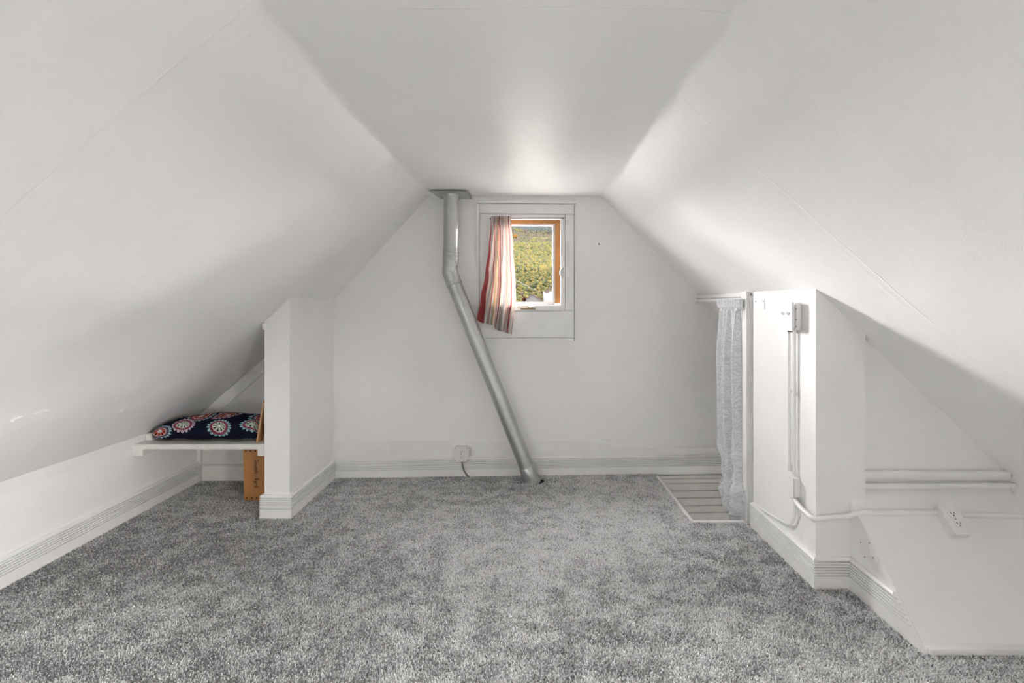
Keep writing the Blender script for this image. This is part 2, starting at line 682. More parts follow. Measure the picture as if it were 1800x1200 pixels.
rear_fill_win = struct(b.build('fill_window_2', M['white']), 'white framed window added unseen behind the camera for fill light')
b = MB()
b.box(x0+.015, x1-.015, REAR_Y-.08, REAR_Y-.075, z0+.015, z1-.015)
b.build('pane', M['glass'], rear_fill_win)

b = MB()                                           # walls of the dormer added for fill light
y0, y1, z0, z1 = DW
for a in ((DY0, y0, -.18, 1.27), (y1, DY1, -.18, 1.27), (y0, y1, -.18, z0), (y0, y1, z1, 1.27)):
    b.box(DX-.02, DX+.06, a[0], a[1], a[2], a[3])
for yy in (DY0, DY1):
    b.prism([(DX, yy-.05, -.18), (RX+.12, yy-.05, -.18), (RX+.12, yy-.05, slope_z(RX+.1)+.02), (DX, yy-.05, slope_z(DX)+.02)], (0, .10, 0))
struct(b.build('wall_fill_dormer', M['wall']), 'white wall of the dormer added for fill light behind the camera')
b = MB()
for a in ((y0, y0+.03, z0, z1), (y1-.03, y1, z0, z1), (y0, y1, z0, z0+.03), (y0, y1, z1-.03, z1)):
    b.box(DX+.01, DX+.05, a[0], a[1], a[2], a[3])
dw = struct(b.build('fill_window_3', M['white']), 'white framed dormer window added unseen on the right for fill light')
b = MB()
b.box(DX+.028, DX+.032, y0+.02, y1-.02, z0+.02, z1-.02)
b.build('pane', M['glass'], dw)

# stairwell below the opening: boarded back, side walls, bottom
b = MB()
b.box(SX-.06, SX, SY-.02, 3.42, -2.3, -.18)
b.box(SX-.06, RX, SY-.08, SY-.02, -2.3, -.18)
b.box(SX-.1, RX+.1, SY-.1, 3.6, -2.36, -2.3)
well = struct(b.build('wall_stairwell', M['wall']), 'white walls of the stairwell below the opening')
edges = [-.010, -.033, -.066, -.117, -.168, -.220, -.272, -.330, -.39, -.45]
for z1, z0 in zip(edges, edges[1:]):
    b = MB()
    b.wbox(wu(1120), 2.0, 0, .020, z0+.0009, z1-.0009)
    b.build('plank', M['board_white'], well, bevel=.003)

# pale nosing along the two edges of the opening
b = MB()
b.box(SX-.012, SX+.004, SY-.01, 3.31, -.10, .011)
b.box(SX-.012, 1.20, SY-.014, SY+.004, -.10, .011)
struct(b.build('trim_3', M['trim'], bevel=.002), 'white nosing around the stair opening')

# partition stub on the left (its head follows the slope)
PX0, PX1, PY = -1.4445, -1.306, 2.675
b = MB()
b.prism([(PX0, PY, 0), (PX1, PY, 0), (PX1, PY, slope_z(PX1)+.03), (PX0, PY, slope_z(PX0)+.03)], (0, .66, 0))
struct(b.build('wall_partition', M['wall']), 'white stub wall in front of the left alcove')
b = MB()
b.box(PX0-.012, PX0+.01, PY-.006, PY+.02, slope_z(PX0)-.045, slope_z(PX0)-.01)
struct(b.build('trim_4', M['trim'], bevel=.004), 'small chipped block at the head of the stub wall')

# alcove end wall
AY = 3.235
b = MB()
b.prism([(LX-.02, AY, -.02), (PX0+.02, AY, -.02), (PX0+.02, AY, slope_z(PX0)+.03), (LX-.02, AY, slope_z(LX)+.03)], (0, .05, 0))
alcove = struct(b.build('wall_alcove', M['wall']), 'triangular end wall of the left alcove')
for z0, z1 in ((.004, .110), (.115, .232)):
    b = MB()
    b.box(LX+.028, PX0, AY-.016, AY, z0, z1)
    b.build('plank', M['board_white'], alcove, bevel=.003)
b = MB()
b.box(LX, LX+.026, AY-.022, AY, .11, .40)
struct(b.build('trim_5', M['board_white'], bevel=.003), 'narrow corner batten in the alcove')
b = MB()
q = [(LX, slope_z(LX)-.0), (PX0, slope_z(PX0)-.0), (PX0, slope_z(PX0)-.095), (LX+.075, slope_z(LX)-.03), (LX, slope_z(LX)-.03)]
b.prism([(x, AY-.016, z) for x, z in q], (0, .016, 0))
struct(b.build('trim_6', M['trim'], bevel=.003), 'slanting white board under the slope in the alcove')
b = MB()
b.box(LX, LX+.008, -1.7, AY, .385, .45)
struct(b.build('trim_7', M['trim'], bevel=.003), 'narrow white strip along the top of the knee wall')

# right pillar block, recess, sloping bulkhead
QX, QY, QY1 = 1.2105, 2.018, 2.57
b = MB()
b.prism([(QX, QY, 0), (1.356, QY, 0), (1.356, QY, .30), (1.418, QY, .34), (1.418, QY, slope_z(1.418)+.03), (QX, QY, slope_z(QX)+.03)], (0, QY1-QY, 0))
struct(b.build('wall_pillar', M['wall']), 'white boxed pillar wall beside the stair opening')
b = MB()
b.prism([(1.41, 2.052, .2), (RX+.03, 2.052, .2), (RX+.03, 2.052, slope_z(RX)+.03), (1.41, 2.052, slope_z(1.41)+.03)], (0, .06, 0))
struct(b.build('wall_recess', M['wall']), 'triangular white wall of the right recess')
b = MB()
b.prism([(1.356, 1.632, 0), (1.356, 2.10, 0), (1.356, 2.10, .445), (1.356, 2.066, .41), (1.356, 1.652, .0206), (1.356, 1.632, .0206)], (RX-1.356, 0, 0))
struct(b.build('wall_bulkhead', M['wall'], bevel=.002), 'sloping white bulkhead at the lower right')
b = MB()
b.box(1.36, RX, 1.622, 1.636, 0, .022)
struct(b.build('trim_8', M['trim'], bevel=.003), 'narrow white strip at the foot of the sloping bulkhead')
b = MB()
b.box(1.416, 2.035, 2.024, 2.052, .4525, .482)
b.build('trim_9', M['trim'], bevel=.003)
struct(bpy.data.objects['trim_9'], 'upper white rail under the triangular recess wall')
b = MB()
b.box(1.416, RX, 2.022, 2.052, .412, .430)
struct(b.build('trim_10', M['trim'], bevel=.003), 'lower white rail under the triangular recess wall')
b = MB()
b.box(RX-.012, RX, .2, 2.03, .455, .482)
struct(b.build('trim_11', M['trim'], bevel=.003), 'white strip along the top of the right knee wall')

# fluted door post by the curtain
b = MB()
x0, x1, y0, y1 = 1.186, 1.226, 2.60, 2.66
prof = [(x0, y1), (x0, y0)]
for k in range(3):
    c = x0+.010+k*.0105
    prof += [(c-.003, y0), (c, y0+.005), (c+.003, y0)]
prof += [(x1, y0), (x1, y1)]
b.prism([(x, y, -.05) for x, y in prof], (0, 0, 1.25+.05))
struct(b.build('trim_12', M['trim']), 'fluted white post beside the grey curtain')
b = MB()
b.box(1.200, 1.224, 2.60, 3.385, 1.222, 1.244)
struct(b.build('trim_13', M['trim'], bevel=.003), 'white header board above the curtain pole')

# reeded baseboards
BP = [(0, 0), (.018, 0), (.018, .048)]
z = .048
for k in range(6):
    BP += [(.0185, z+.0015), (.0185, z+.0072), (.0085, z+.0080), (.0085, z+.0108)]
    z += .0113
BP += [(.0185, .118), (.019, .124), (.012, .131), (0, .131)]

def baseboard(name, path, label, cut=None):
    """Sweep the reeded profile along a floor path; the room lies to the right of the direction of travel."""
    b = MB()
    path = [Vector((*p, 0)) for p in path]
    n = len(path)
    k = len(BP)
    for i in range(n):
        din = (path[i]-path[i-1]).normalized() if i else None
        dout = (path[i+1]-path[i]).normalized() if i < n-1 else None
        rt = lambda d: Vector((d.y, -d.x, 0))
        if din is None:
            nn = rt(dout)
        elif dout is None:
            nn = rt(din)
        else:
            nn = rt(din)+rt(dout)
            nn = nn/(nn.dot(rt(din)))
        b.v += [path[i]+nn*t+Vector((0, 0, zz)) for t, zz in BP]
    for i in range(n-1):
        for j in range(k):
            b.f.append((i*k+j, i*k+(j+1) % k, (i+1)*k+(j+1) % k, (i+1)*k+j))
    b.f.append(tuple(range(k)))
    b.f.append(tuple(range(n*k-1, (n-1)*k-1, -1)))
    b.m = [0]*len(b.f)
    o = b.build(name, M['trim'])
    if cut:
        bm = bmesh.new()
        bm.from_mesh(o.data)
        r = bmesh.ops.bisect_plane(bm, geom=bm.verts[:]+bm.edges[:]+bm.faces[:], plane_co=cut[0], plane_no=cut[1], clear_outer=True)
        es = [e for e in r['geom_cut'] if isinstance(e, bmesh.types.BMEdge)]
        bmesh.ops.holes_fill(bm, edges=es)
        bm.to_mesh(o.data)
        bm.free()
    return struct(o, label)

bw = lambda x: (x, 3.343+.04*x)
baseboard('baseboard_back', [bw(-1.31), bw(1.75)], 'reeded white baseboard along the back wall')
baseboard('baseboard_left', [(LX, -1.7), (LX, 3.22)], 'reeded white baseboard along the left knee wall')
baseboard('baseboard_partition', [(PX0, 2.79), (PX0, PY), (PX1, PY), (PX1, 3.29)], 'reeded white baseboard around the stub wall')
pl_no = Vector((0, -(.41-.0206), 2.066-1.652)).normalized()
baseboard('baseboard_right', [(QX, QY1), (QX, QY), (1.356, QY), (1.356, 1.60)], 'reeded white baseboard around the pillar and bulkhead',
          cut=(Vector((1.4, 1.652, .0216)), pl_no))

# ------------------------------------------------------------------ window in the back wall
b = MB()                                           # painted boards around the window
S = .012
gap = .0045
u = lambda px, o=S: wu(px, o)
zz = lambda py, o=S: wz(924, py, o)
for (x0, x1, y0, y1, o1) in ((837, 1014, 351, 357.5, .019),      # top batten
                             (837, 842.5, 358, 600, .019),        # left batten
                             (1009.5, 1015, 358, 600, .019),      # right batten
                             (843, 1009, 594, 600, .019),         # bottom batten
                             (843, 1009, 358, 376, .014),         # top board
                             (843, 859, 376.6, 545.4, .014),      # left board
                             (993, 1009, 376.6, 545.4, .014),     # right board
                             (843, 1009, 546, 593.6, .014)):      # bottom board
    b.wbox(wu(x0, o1)+gap/2, wu(x1, o1)-gap/2, 0, o1, wz(924, y1, o1)+gap/2, wz(924, y0, o1)-gap/2)
struct(b.build('trim_14', M['casing'], bevel=.0015), 'flat painted boards framing the small window')

win = struct(thing('window_1', '', '', W(wu(924), 0, WZ0)), 'small window with an orange pine sash over a hillside view')
del win['category']
b = MB()                                           # white frame lining the opening
fo = .020
ux = lambda px: wu(px, fo)
vz = lambda py: wz(924, py, fo)
for (x0, x1, y0, y1) in ((858.5, 864, 377, 546), (985.5, 993, 377, 546)):
    b.wbox(ux(x0), ux(x1), -.11, fo, vz(y1), vz(y0))
b.wbox(ux(864), ux(985.5), -.11, fo, vz(383), vz(377))
u0, u1 = ux(864), ux(985.5)                        # sloping sill
b.hexa([W(u0, fo+.004, vz(546)), W(u1, fo+.004, vz(546)), W(u1, -.11, vz(546)), W(u0, -.11, vz(546)),
        W(u0, fo+.004, vz(536.5)), W(u1, fo+.004, vz(536.5)), W(u1, -.11, vz(533)), W(u0, -.11, vz(533))])
b.build('window_frame', M['white'], win, bevel=.002)
so0, so1 = -.052, -.010
sx = lambda px: wu(px, so1)
sz = lambda py: wz(924, py, so1)
b = MB()
for (x0, x1, y0, y1) in ((865, 874, 385.6, 533.5), (976.3, 985.2, 385.6, 533.5), (874, 976.3, 385.6, 392.2)):
    b.wbox(sx(x0), sx(x1), so0, so1, sz(y1), sz(y0))
sash = b.build('sash', M['sash'], win, bevel=.003)
sash['label'] = 'orange varnished pine sash'
b = MB()
for (x0, x1, y0, y1) in ((874, 878, 392.5, 533), (971.5, 976.3, 392.5, 533), (878, 971.5, 392.5, 396), (878, 976.3, 530.2, 536)):
    b.wbox(sx(x0), sx(x1), -.046, -.020, sz(y1), sz(y0))
b.build('glazing_bead', M['ivory'], win, bevel=.0015)
b = MB()
b.wbox(sx(874), sx(976), -.038, -.034, sz(534), sz(391))
b.build('pane', M['glass'], win)
b = MB()                                           # chrome sash handle
c = lambda px, py, o: W(wu(px, o), o, wz(924, py, o))
b.wbox(wu(984.5, .0), wu(990.5, .0), -.045, .024, wz(924, 486, .02), wz(924, 470, .02))
hd = b.build('sash_handle', M['chrome'], win, bevel=.003)
b = MB()
b.tube([c(988, 471, .026), c(985.5, 475, .034), c(985, 482, .034), c(988, 489, .030)], [.004, .005, .005, .003], 10)
b.build('handle_lever', M['chrome'], hd, smooth=True)
b = MB()                                           # folding crank on the sill
b.wbox(wu(915, .03), wu(941, .03), .022, .034, wz(924, 544, .03), wz(924, 541.5, .03))
b.tube([c(917, 538, .032), c(926, 537.3, .036), c(930, 540, .036), c(939, 538.5, .034)], [.003, .004, .0045, .004], 8)
b.tube([c(928, 543, .034), c(929, 537, .034)], .005, 10)
cr = b.build('window_crank', M['brass'], win, smooth=True)
b = MB()
b.tube([c(909.5, 541, .030), c(910.5, 537.5, .034), c(912.5, 537, .034), c(913, 540, .032)], .0022, 8)
b.build('crank_knob', M['brass'], cr, smooth=True)

# dark rod across the window head
b = MB()
b.tube([c(861, 384.3, .030), c(990, 382.8, .030)], .0034, 10)
b.tube([c(989, 382.8, .030), c(991.5, 382.8, .030)], .0048, 10)
b.tube([c(991.3, 382.8, .030), c(991.3, 382.8, .018)], .004, 8)
b.tube([c(862.0, 384.3, .030), c(862.0, 384.3, .018)], .004, 8)
tag(b.build('curtain_rod', M['dark'], smooth=True, origin=c(925, 384, .02)), 'thin black curtain rod across the head of the small window', 'curtain rod')

# striped curtain gathered at the left of the window
def striped_cloth():
    t = NT('striped_cloth')
    uv = t.node('ShaderNodeUVMap', uv_map='UVMap')
    x = t.xyz(uv.outputs[0])[0]
    wh, be, rd, pk, gy, br, bl, ye, dk = (.74, .72, .69), (.62, .585, .54), (.50, .075, .07), (.70, .57, .53), (.50, .49, .475), (.34, .215, .15), (.44, .45, .50), (.64, .50, .22), (.20, .17, .16)
    st = [(0, rd), (.13, (.36, .08, .11)), (.155, rd), (.20, wh), (.27, gy), (.285, wh), (.325, rd), (.345, pk), (.36, wh), (.41, gy), (.43, ye), (.455, pk), (.49, br), (.505, be),
          (.53, rd), (.55, dk), (.565, wh), (.61, br), (.625, be), (.66, gy), (.68, bl), (.70, wh), (.73, pk), (.80, be), (.83, wh), (.875, rd), (.91, wh), (.97, pk)]
    col = t.ramp(x, st, 'CONSTANT')
    wv = t.noise(t.geo(), 420, 1)
    col = t.mix(t.m('MULTIPLY', wv, .12), col, (.8, .8, .78))
    t.set(Base_Color=col, Roughness=.85)
    t.b.inputs['Specular IOR Level'].default_value = .15
    tl = t.node('ShaderNodeBsdfTranslucent')
    t.l.new(col, tl.inputs['Color'])
    mx = t.node('ShaderNodeMixShader')
    mx.inputs[0].default_value = .36
    t.l.new(t.b.outputs[0], mx.inputs[1])
    t.l.new(tl.outputs[0], mx.inputs[2])
    t.l.new(mx.outputs[0], t.out.inputs['Surface'])
    return t.mat
M['stripes'] = striped_cloth()

def interp(tab, t):
    for (a, x), (b_, y) in zip(tab, tab[1:]):
        if t <= b_:
            q = (t-a)/(b_-a)
            q = q*q*(3-2*q)
            return x+(y-x)*q
    return tab[-1][1]

def cloth(name, mat, ns, nt, fn, parent=None, origin=None, thick=.0016):
    vs, uvs = [], []
    for j in range(nt+1):
        for i in range(ns+1):
            p, uvc = fn(i/ns, j/nt)
            vs.append(p)
            uvs.append(uvc)
    fs = [(j*(ns+1)+i, j*(ns+1)+i+1, (j+1)*(ns+1)+i+1, (j+1)*(ns+1)+i) for j in range(nt) for i in range(ns)]
    o0 = world_origin(parent) if parent else Vector(origin)
    me = bpy.data.meshes.new(name)
    me.from_pydata([tuple(v-o0) for v in vs], [], fs)
    uvl = me.uv_layers.new(name='UVMap')
    for lp in me.loops:
        uvl.data[lp.index].uv = uvs[lp.vertex_index]
    me.polygons.foreach_set('use_smooth', [True]*len(fs))
    me.materials.append(mat)
    o = bpy.data.objects.new(name, me)
    COL.objects.link(o)
    if parent:
        o.parent = parent
    else:
        o.location = o0
    s = o.modifiers.new('cloth_thickness', 'SOLIDIFY')
    s.thickness = thick
    s.offset = 0
    return o

def small_curtain(s, t):
    xl = interp([(0, 863), (.12, 862.5), (.3, 859), (.55, 853), (.8, 844), (1, 838)], t)
    xr = interp([(0, 898), (.25, 902), (.6, 905.5), (.75, 906), (.85, 902), (1, 899)], t)
    yb = interp([(0, 563), (.2, 568), (.45, 571), (.55, 579), (.75, 583), (1, 587)], s)
    yt = 380+.6*math.sin(s*40)
    px = xl+(xr-xl)*(s+.012*math.sin(s*25+t*2)*t)
    py = yt+(yb-yt)*t
    amp = .008+.022*min(1, t*1.6)
    o = .046+amp*math.sin(2*math.pi*(4.1*s+.25*t)+.6)+.006*math.sin(2*math.pi*(11*s)+1+3*t)*(1-.5*t)
    o = max(o, .0255)
    if t < .04:
        o = .046+.007*math.sin(2*math.pi*10*s)
    uu = 1-(1-s)*(.80+.20*t)
    return W(wu(px, o), o, wz(px, py, o)), (uu, t)
o = cloth('striped_curtain', M['stripes'], 110, 60, small_curtain, origin=W(wu(880), .05, wz(880, 580)))
tag(o, 'short striped red and off-white curtain gathered at the left of the small window', 'curtain')

# brown suction knob with a wire loop on the pane
t_ = thing('window_knob', 'small dark brown round knob with wire loop on the window pane', 'knob', c(921, 530, -.02))
b = MB()
b.disc(c(921.2, 526, -.033), N, .013, .0155, .006, 20)
b.disc(c(921.2, 526, -.027), N, .0155, .011, .005, 20)
b.build('knob_disc', M['brown'], t_, smooth=True)
b = MB()
b.tube([c(921, 524, -.026), c(919, 518.5, -.024), c(915.5, 515.5, -.024), c(911.5, 515.2, -.026), c(910, 517, -.030)], .0016, 6)
b.build('wire_loop', M['wire'], t_, smooth=True)

# ------------------------------------------------------------------ galvanised flue pipe
PD = 3.222
pp = lambda px, py: pt(px, py, PD)
pr = .0492
pipe = thing('flue_pipe', 'grey galvanised metal flue pipe running from ceiling to floor beside the window', 'pipe', Vector((.062, PD, .0)))
b = MB()                                           # ceiling plate
cx = pp(792.5, 340).x
b.hexa([(cx-.125, 3.118, 1.911), (cx+.115, 3.118, 1.909), (cx+.130, 3.325, 1.905), (cx-.085, 3.325, 1.905),
        (cx-.125, 3.118, 1.914), (cx+.115, 3.118, 1.912), (cx+.130, 3.325, 1.908), (cx-.085, 3.325, 1.908)])
b.build('ceiling_plate', M['galv'], pipe, bevel=.001)
b = MB()
b.tube([pp(793, 338)+Vector((0, 0, -.006)), pp(793, 345), pp(793, 347)], [pr+.004, pr+.003, pr], 32)
b.build('crimped_collar', M['galv'], pipe, smooth=True)
b = MB()
b.tube([pp(793, 338), pp(792.6, 440)], pr, 40)
b.build('upper_pipe', M['galv'], pipe, smooth=True)
elbow = [pp(792.6, 436), pp(792.4, 450), pp(791.8, 462), pp(790.8, 478), pp(794, 488), pp(799.0, 500)]
low = pp(930.5, 832)
b = MB()
b.tube([elbow[0], elbow[1]], pr+.002, 40)
b.build('elbow_section', M['galv'], pipe, smooth=True)
cuts = [Vector((.10, 0, 1)), Vector((-.22, 0, 1)), Vector((.36, 0, 1)), Vector((-.10, 0, 1)), Vector((-.42, 0, 1))]
def gore(p0, p1, r, n0, n1):
    """Elbow gore: round tube cut by two tilted planes."""
    b = MB()
    ax = (p1-p0).normalized()
    e1 = Vector((0, 1, 0))
    e2 = ax.cross(e1).normalized()
    seg = 40
    vs = []
    for c0, nn in ((p0, n0), (p1, n1)):
        for j in range(seg):
            a = 2*math.pi*j/seg
            q = c0+e1*math.cos(a)*r+e2*math.sin(a)*r
            q = q-ax*((q-c0).dot(nn)/ax.dot(nn))
            vs.append(q)
    fs = [(j, (j+1) % seg, (j+1) % seg+seg, j+seg) for j in range(seg)]
    fs += [tuple(range(seg)), tuple(range(2*seg-1, seg-1, -1))]
    return b.add(vs, fs)
gp = [elbow[1], elbow[2], elbow[3], elbow[5]]
ax_low = (low-elbow[5]).normalized()
gn = [Vector((0, 0, 1)), Vector((.20, 0, 1)), Vector((-.28, 0, 1)), -ax_low]
gr = [pr+.0022, pr+.0008, pr+.0022]
for k in range(3):
    gore(gp[k], gp[k+1], gr[k], gn[k], gn[k+1]).build('elbow_section', M['galv'], pipe, smooth=True)
def bead(c0, nn, r, rr=.0026):
    b = MB()
    nn = Vector(nn).normalized()
    e1 = Vector((0, 1, 0))
    e2 = nn.cross(e1).normalized()
    ring = [c0+(e1*math.cos(a)+e2*math.sin(a))*r for a in [2*math.pi*j/40 for j in range(41)]]
    b.tube(ring, rr, 6, False)
    return b.build('seam_bead', M['galv'], pipe, smooth=True)
for c0, nn, rr in ((pp(792.5, 444), (0.02, 0, 1), .0024), (pp(792.5, 449), (.02, 0, 1), .0028), (pp(792, 457), (.20, 0, 1), .0018), (pp(791.2, 470), (-.30, 0, 1), .0016),
                   (gp[2], (.10, 0, 1), .0016), (pp(796.8, 494.5), -ax_low, .0022), (gp[3], -ax_low, .0028)):
    bead(c0, nn, pr+.003, rr)
for px, py in ((803, 462), (798, 487)):
    b = MB()
    b.disc(pp(px, py)+Vector((0, -pr*.93, 0)), (0, -1, 0), .004, .003, .004, 10)
    b.build('screw', M['screw'], pipe)
b = MB()
b.tube([elbow[5], low], pr, 40)
b.build('lower_pipe', M['galv'], pipe, smooth=True)
b = MB()                                           # coupling and short bend at the floor
e0 = low-ax_low*.055
e1_ = low+ax_low*.012
b.tube([e0, e0+ax_low*.004, e1_], [pr+.001, pr+.004, pr+.004], 40)
b.build('coupling', M['galv'], pipe, smooth=True)
b = MB()
tail = e1_+Vector((.022, 0, -.055))
b.tube([low, e1_, tail], [pr+.002, pr+.003, pr+.003], 40)
b.build('floor_section', M['galv'], pipe, smooth=True)
d_ = (tail-e1_).normalized()
for q in (.35, .6, .8):
    bead(e1_.lerp(tail, q), d_, pr+.004, .0024)
for q, o_ in ((.30, -.01), (.12, .02)):
    b = MB()
    b.disc(low-ax_low*q+Vector((o_, -pr*.95, 0)), (0, -1, 0), .003, .002, .003, 8)
    b.build('rivet', M['galv'], pipe)

# ------------------------------------------------------------------ outlet box on the back wall
def receptacle(b, c0, rt, up, nn, w=.026, h=.022):
    """Two blade slots and a ground hole."""
    for sx_, hh in ((-1, .0085), (1, .0070)):
        p = c0+rt*sx_*.0065+up*.003
        b.hexa([p-rt*.0011-up*hh/2, p+rt*.0011-up*hh/2, p+rt*.0011+up*hh/2, p-rt*.0011+up*hh/2,
                p-rt*.0011-up*hh/2+nn*.0008, p+rt*.0011-up*hh/2+nn*.0008, p+rt*.0011+up*hh/2+nn*.0008, p-rt*.0011+up*hh/2+nn*.0008])
    b.disc(c0-up*.0065, nn, .0026, .0026, .0008, 10)

def outlet(root, c0, rt, up, nn, bw_, bh, depth, cham, mat_box, mat_face, screws=True, plate=.003):
    """Surface box with duplex outlet; c0 = centre of the mounting face, nn points out of the wall."""
    b = MB()
    w, h, k = bw_/2, bh/2, cham
    poly = [(-w+k, -h), (w-k, -h), (w, -h+k), (w, h-k), (w-k, h), (-w+k, h), (-w, h-k), (-w, -h+k)]
    P2 = lambda x, y, z: c0+rt*x+up*y+nn*z
    b.prism([P2(x, y, 0) for x, y in poly], nn*(depth-plate))
    bx = b.build('box', mat_box, root, bevel=.002)
    b = MB()
    b.prism([P2(x*1.03, y*1.03, depth-plate) for x, y in poly], nn*plate)
    cv = b.build('cover_plate', mat_face, root, bevel=.0012)
    for sy in (-1, 1):
        b = MB()
        pr2 = [P2(.0165*math.cos(a), sy*.0195+max(-.0125, min(.0125, .0165*math.sin(a))), depth) for a in [2*math.pi*j/24 for j in range(24)]]
        b.prism(pr2, nn*.002)
        rc = b.build('receptacle', mat_face, root)
        b = MB()
        receptacle(b, P2(0, sy*.0195, depth+.002), rt, up, nn)
        b.build('slots', M['slot'], rc)
    b = MB()
    b.disc(P2(0, 0, depth), nn, .003, .0025, .0012, 10)
    b.build('screw', M['screw'], root)
    if screws:
        for sx_ in (-1, 1):
            for sy in (-1, 1):
                b = MB()
                b.disc(P2(sx_*(w-.009), sy*(h-.009), depth), nn, .0035, .003, .0015, 10)
                b.build('screw', M['screw'], root)
    return cv

Z = Vector((0, 0, 1))
oc = W(wu(811, .03), .011, wz(811, 797, .03))
ob = thing('outlet_box', 'square white outlet box on the back wall board left of the flue pipe', 'outlet', oc-Z*.05)
outlet(ob, oc, U, Z, N, .100, .100, .036, .014, M['ivory'], M['ivory'])
b = MB()
b.tube([W(wu(811.5, .03), .024, wz(811, 809.5, .03)), W(wu(812.5, .03), .026, wz(811, 817, .03)), W(wu(815.5, .03), .028, wz(811, 827, .03)),
        W(wu(820, .03), .032, wz(811, 834, .03)), W(wu(826, .035), .036, .002)], .0048, 10)
b.build('power_cord', M['cable_grey'], ob, smooth=True)

# ------------------------------------------------------------------ right: grey curtain on its pole
pole = MB()
pole.tube([(1.196, 2.605, 1.206), (1.196, 3.386, 1.206)], .012, 16)
pole.tube([(1.196, 3.372, 1.206), (1.196, 3.388, 1.206)], .016, 16)
tag(pole.build('curtain_pole', M['trim'], smooth=True, origin=(1.196, 3.0, 1.194)), 'white wooden curtain pole above the stair opening', 'curtain pole')

def damask():
    t = NT('grey_damask_cloth')
    uv = t.node('ShaderNodeUVMap', uv_map='UVMap')
    m = t.mapped(uv.outputs[0], (1, 1, 1))
    n = t.noise(m, 5, 2)
    wv = t.n.new('ShaderNodeTexWave')
    t.l.new(m, wv.inputs['Vector'])
    wv.wave_type = 'RINGS'
    wv.inputs['Scale'].default_value = 5.5
    wv.inputs['Distortion'].default_value = 14
    wv.inputs['Detail'].default_value = 2
    wv.inputs['Detail Scale'].default_value = 2.2
    f = t.m('ADD', t.m('MULTIPLY', wv.outputs[1], .75), t.m('MULTIPLY', n, .25))
    t.set(Base_Color=t.ramp(f, [(.25, (.60, .615, .64)), (.55, (.70, .71, .73)), (.8, (.74, .75, .765))]), Roughness=.8)
    t.b.inputs['Specular IOR Level'].default_value = .2
    t.bump(t.noise(t.geo(), 320, 1), .15, .002)
    return t.mat
M['damask'] = damask()

def big_curtain(s, t):
    # s: from the post (near) to the free edge (far); t: downwards
    d_far = interp([(0, 2.955), (.05, 2.93), (.4, 2.935), (.70, 2.935), (.82, 2.86), (.90, 2.80), (1, 2.80)], t)
    d_near = 2.618
    d = d_near+(d_far-d_near)*s
    zt, zb = 1.212, .012+.010*math.sin(s*9)
    z = zt+(zb-zt)*t
    amp = .008+.027*min(1, t*4)
    x = 1.176+amp*math.sin(2*math.pi*(3.2*s+.35*t*s)+.4)+.007*math.sin(2*math.pi*9*s+4*t)
    if t > .84:                                      # the cloth is tucked up and bunched near the floor
        q = (t-.84)/.16
        x += -.030*math.sin(math.pi*min(1, q*1.1))*(.45+.55*math.sin(s*3.1))
        d += .03*math.sin(math.pi*q)*(s-.4)
        x += .010*math.sin(q*13+s*7)
        z += .008*math.sin(s*17+q*5)
    if .70 < t < .90:
        x += .006*math.sin((t-.7)*60+s*12)
    if t < .05:
        x = 1.170+.008*math.sin(2*math.pi*(11*s))
    return Vector((x, d, z)), (s*1.6, t*2.6)
o = cloth('grey_curtain', M['damask'], 100, 130, big_curtain, origin=(1.19, 2.77, .01))
tag(o, 'long pale grey patterned curtain bunched against the post at the stair opening', 'curtain')
def curtain_tail(s, t):
    d = 2.622+.23*s*(1-.15*t)
    x = 1.196+.012*math.sin(2*math.pi*3*s+1)+.004*math.sin(2*math.pi*8*s)
    return Vector((x, d, .05-.17*t)), (s*1.2, t*.4+2.4)
cloth('curtain_lining', M['damask'], 50, 12, curtain_tail, parent=o)

# ------------------------------------------------------------------ right: switch box, conduits, junction box on the pillar
# small white plate high on the pillar
b = MB()
b.box(QX-.004, QX, 2.445, 2.546, 1.157, 1.213)
pl = b.build('blank_plate', M['white'], bevel=.001, origin=(QX, 2.495, 1.157))
tag(pl, 'thin white plate with two nails high on the pillar beside the fluted post', 'plate')
for yy in (2.535, 2.456):
    b = MB()
    b.disc((QX-.004, yy, 1.197), (-1, 0, 0), .0035, .003, .0015, 8)
    b.build('nail_head', M['slot'], pl)

sw = thing('switch_box', 'white surface light switch box with two toggles high on the pillar wall', 'switch', (QX, 2.16, 1.066))
b = MB()
b.box(1.174, QX, 2.112, 2.214, 1.069, 1.188)
b.build('box', M['ivory'], sw, bevel=.008)
b = MB()
b.box(1.164, 1.1725, 2.112, 2.216, 1.064, 1.194)
b.build('cover_plate', M['plastic'], sw, bevel=.003)
for yy in (2.186, 2.142):
    b = MB()
    b.hexa([(1.1645, yy-.006, 1.131), (1.1645, yy+.006, 1.131), (1.150, yy+.004, 1.142), (1.150, yy-.004, 1.142),
            (1.1645, yy-.006, 1.146), (1.1645, yy+.006, 1.146), (1.152, yy+.004, 1.148), (1.152, yy-.004, 1.148)])
    b.build('toggle', M['plastic'], sw, bevel=.001)
    for z_ in (1.098, 1.162):
        b = MB()
        b.disc((1.164, yy, z_), (-1, 0, 0), .0032, .003, .001, 10)
        b.build('screw', M['ivory'], sw)
for z_ in (1.160, 1.115, 1.083):
    b = MB()
    b.disc((1.182, 2.1135, z_), (0, -1, 0), .0024, .002, .0022, 8)
    b.build('knockout_hole', M['slot'], sw)

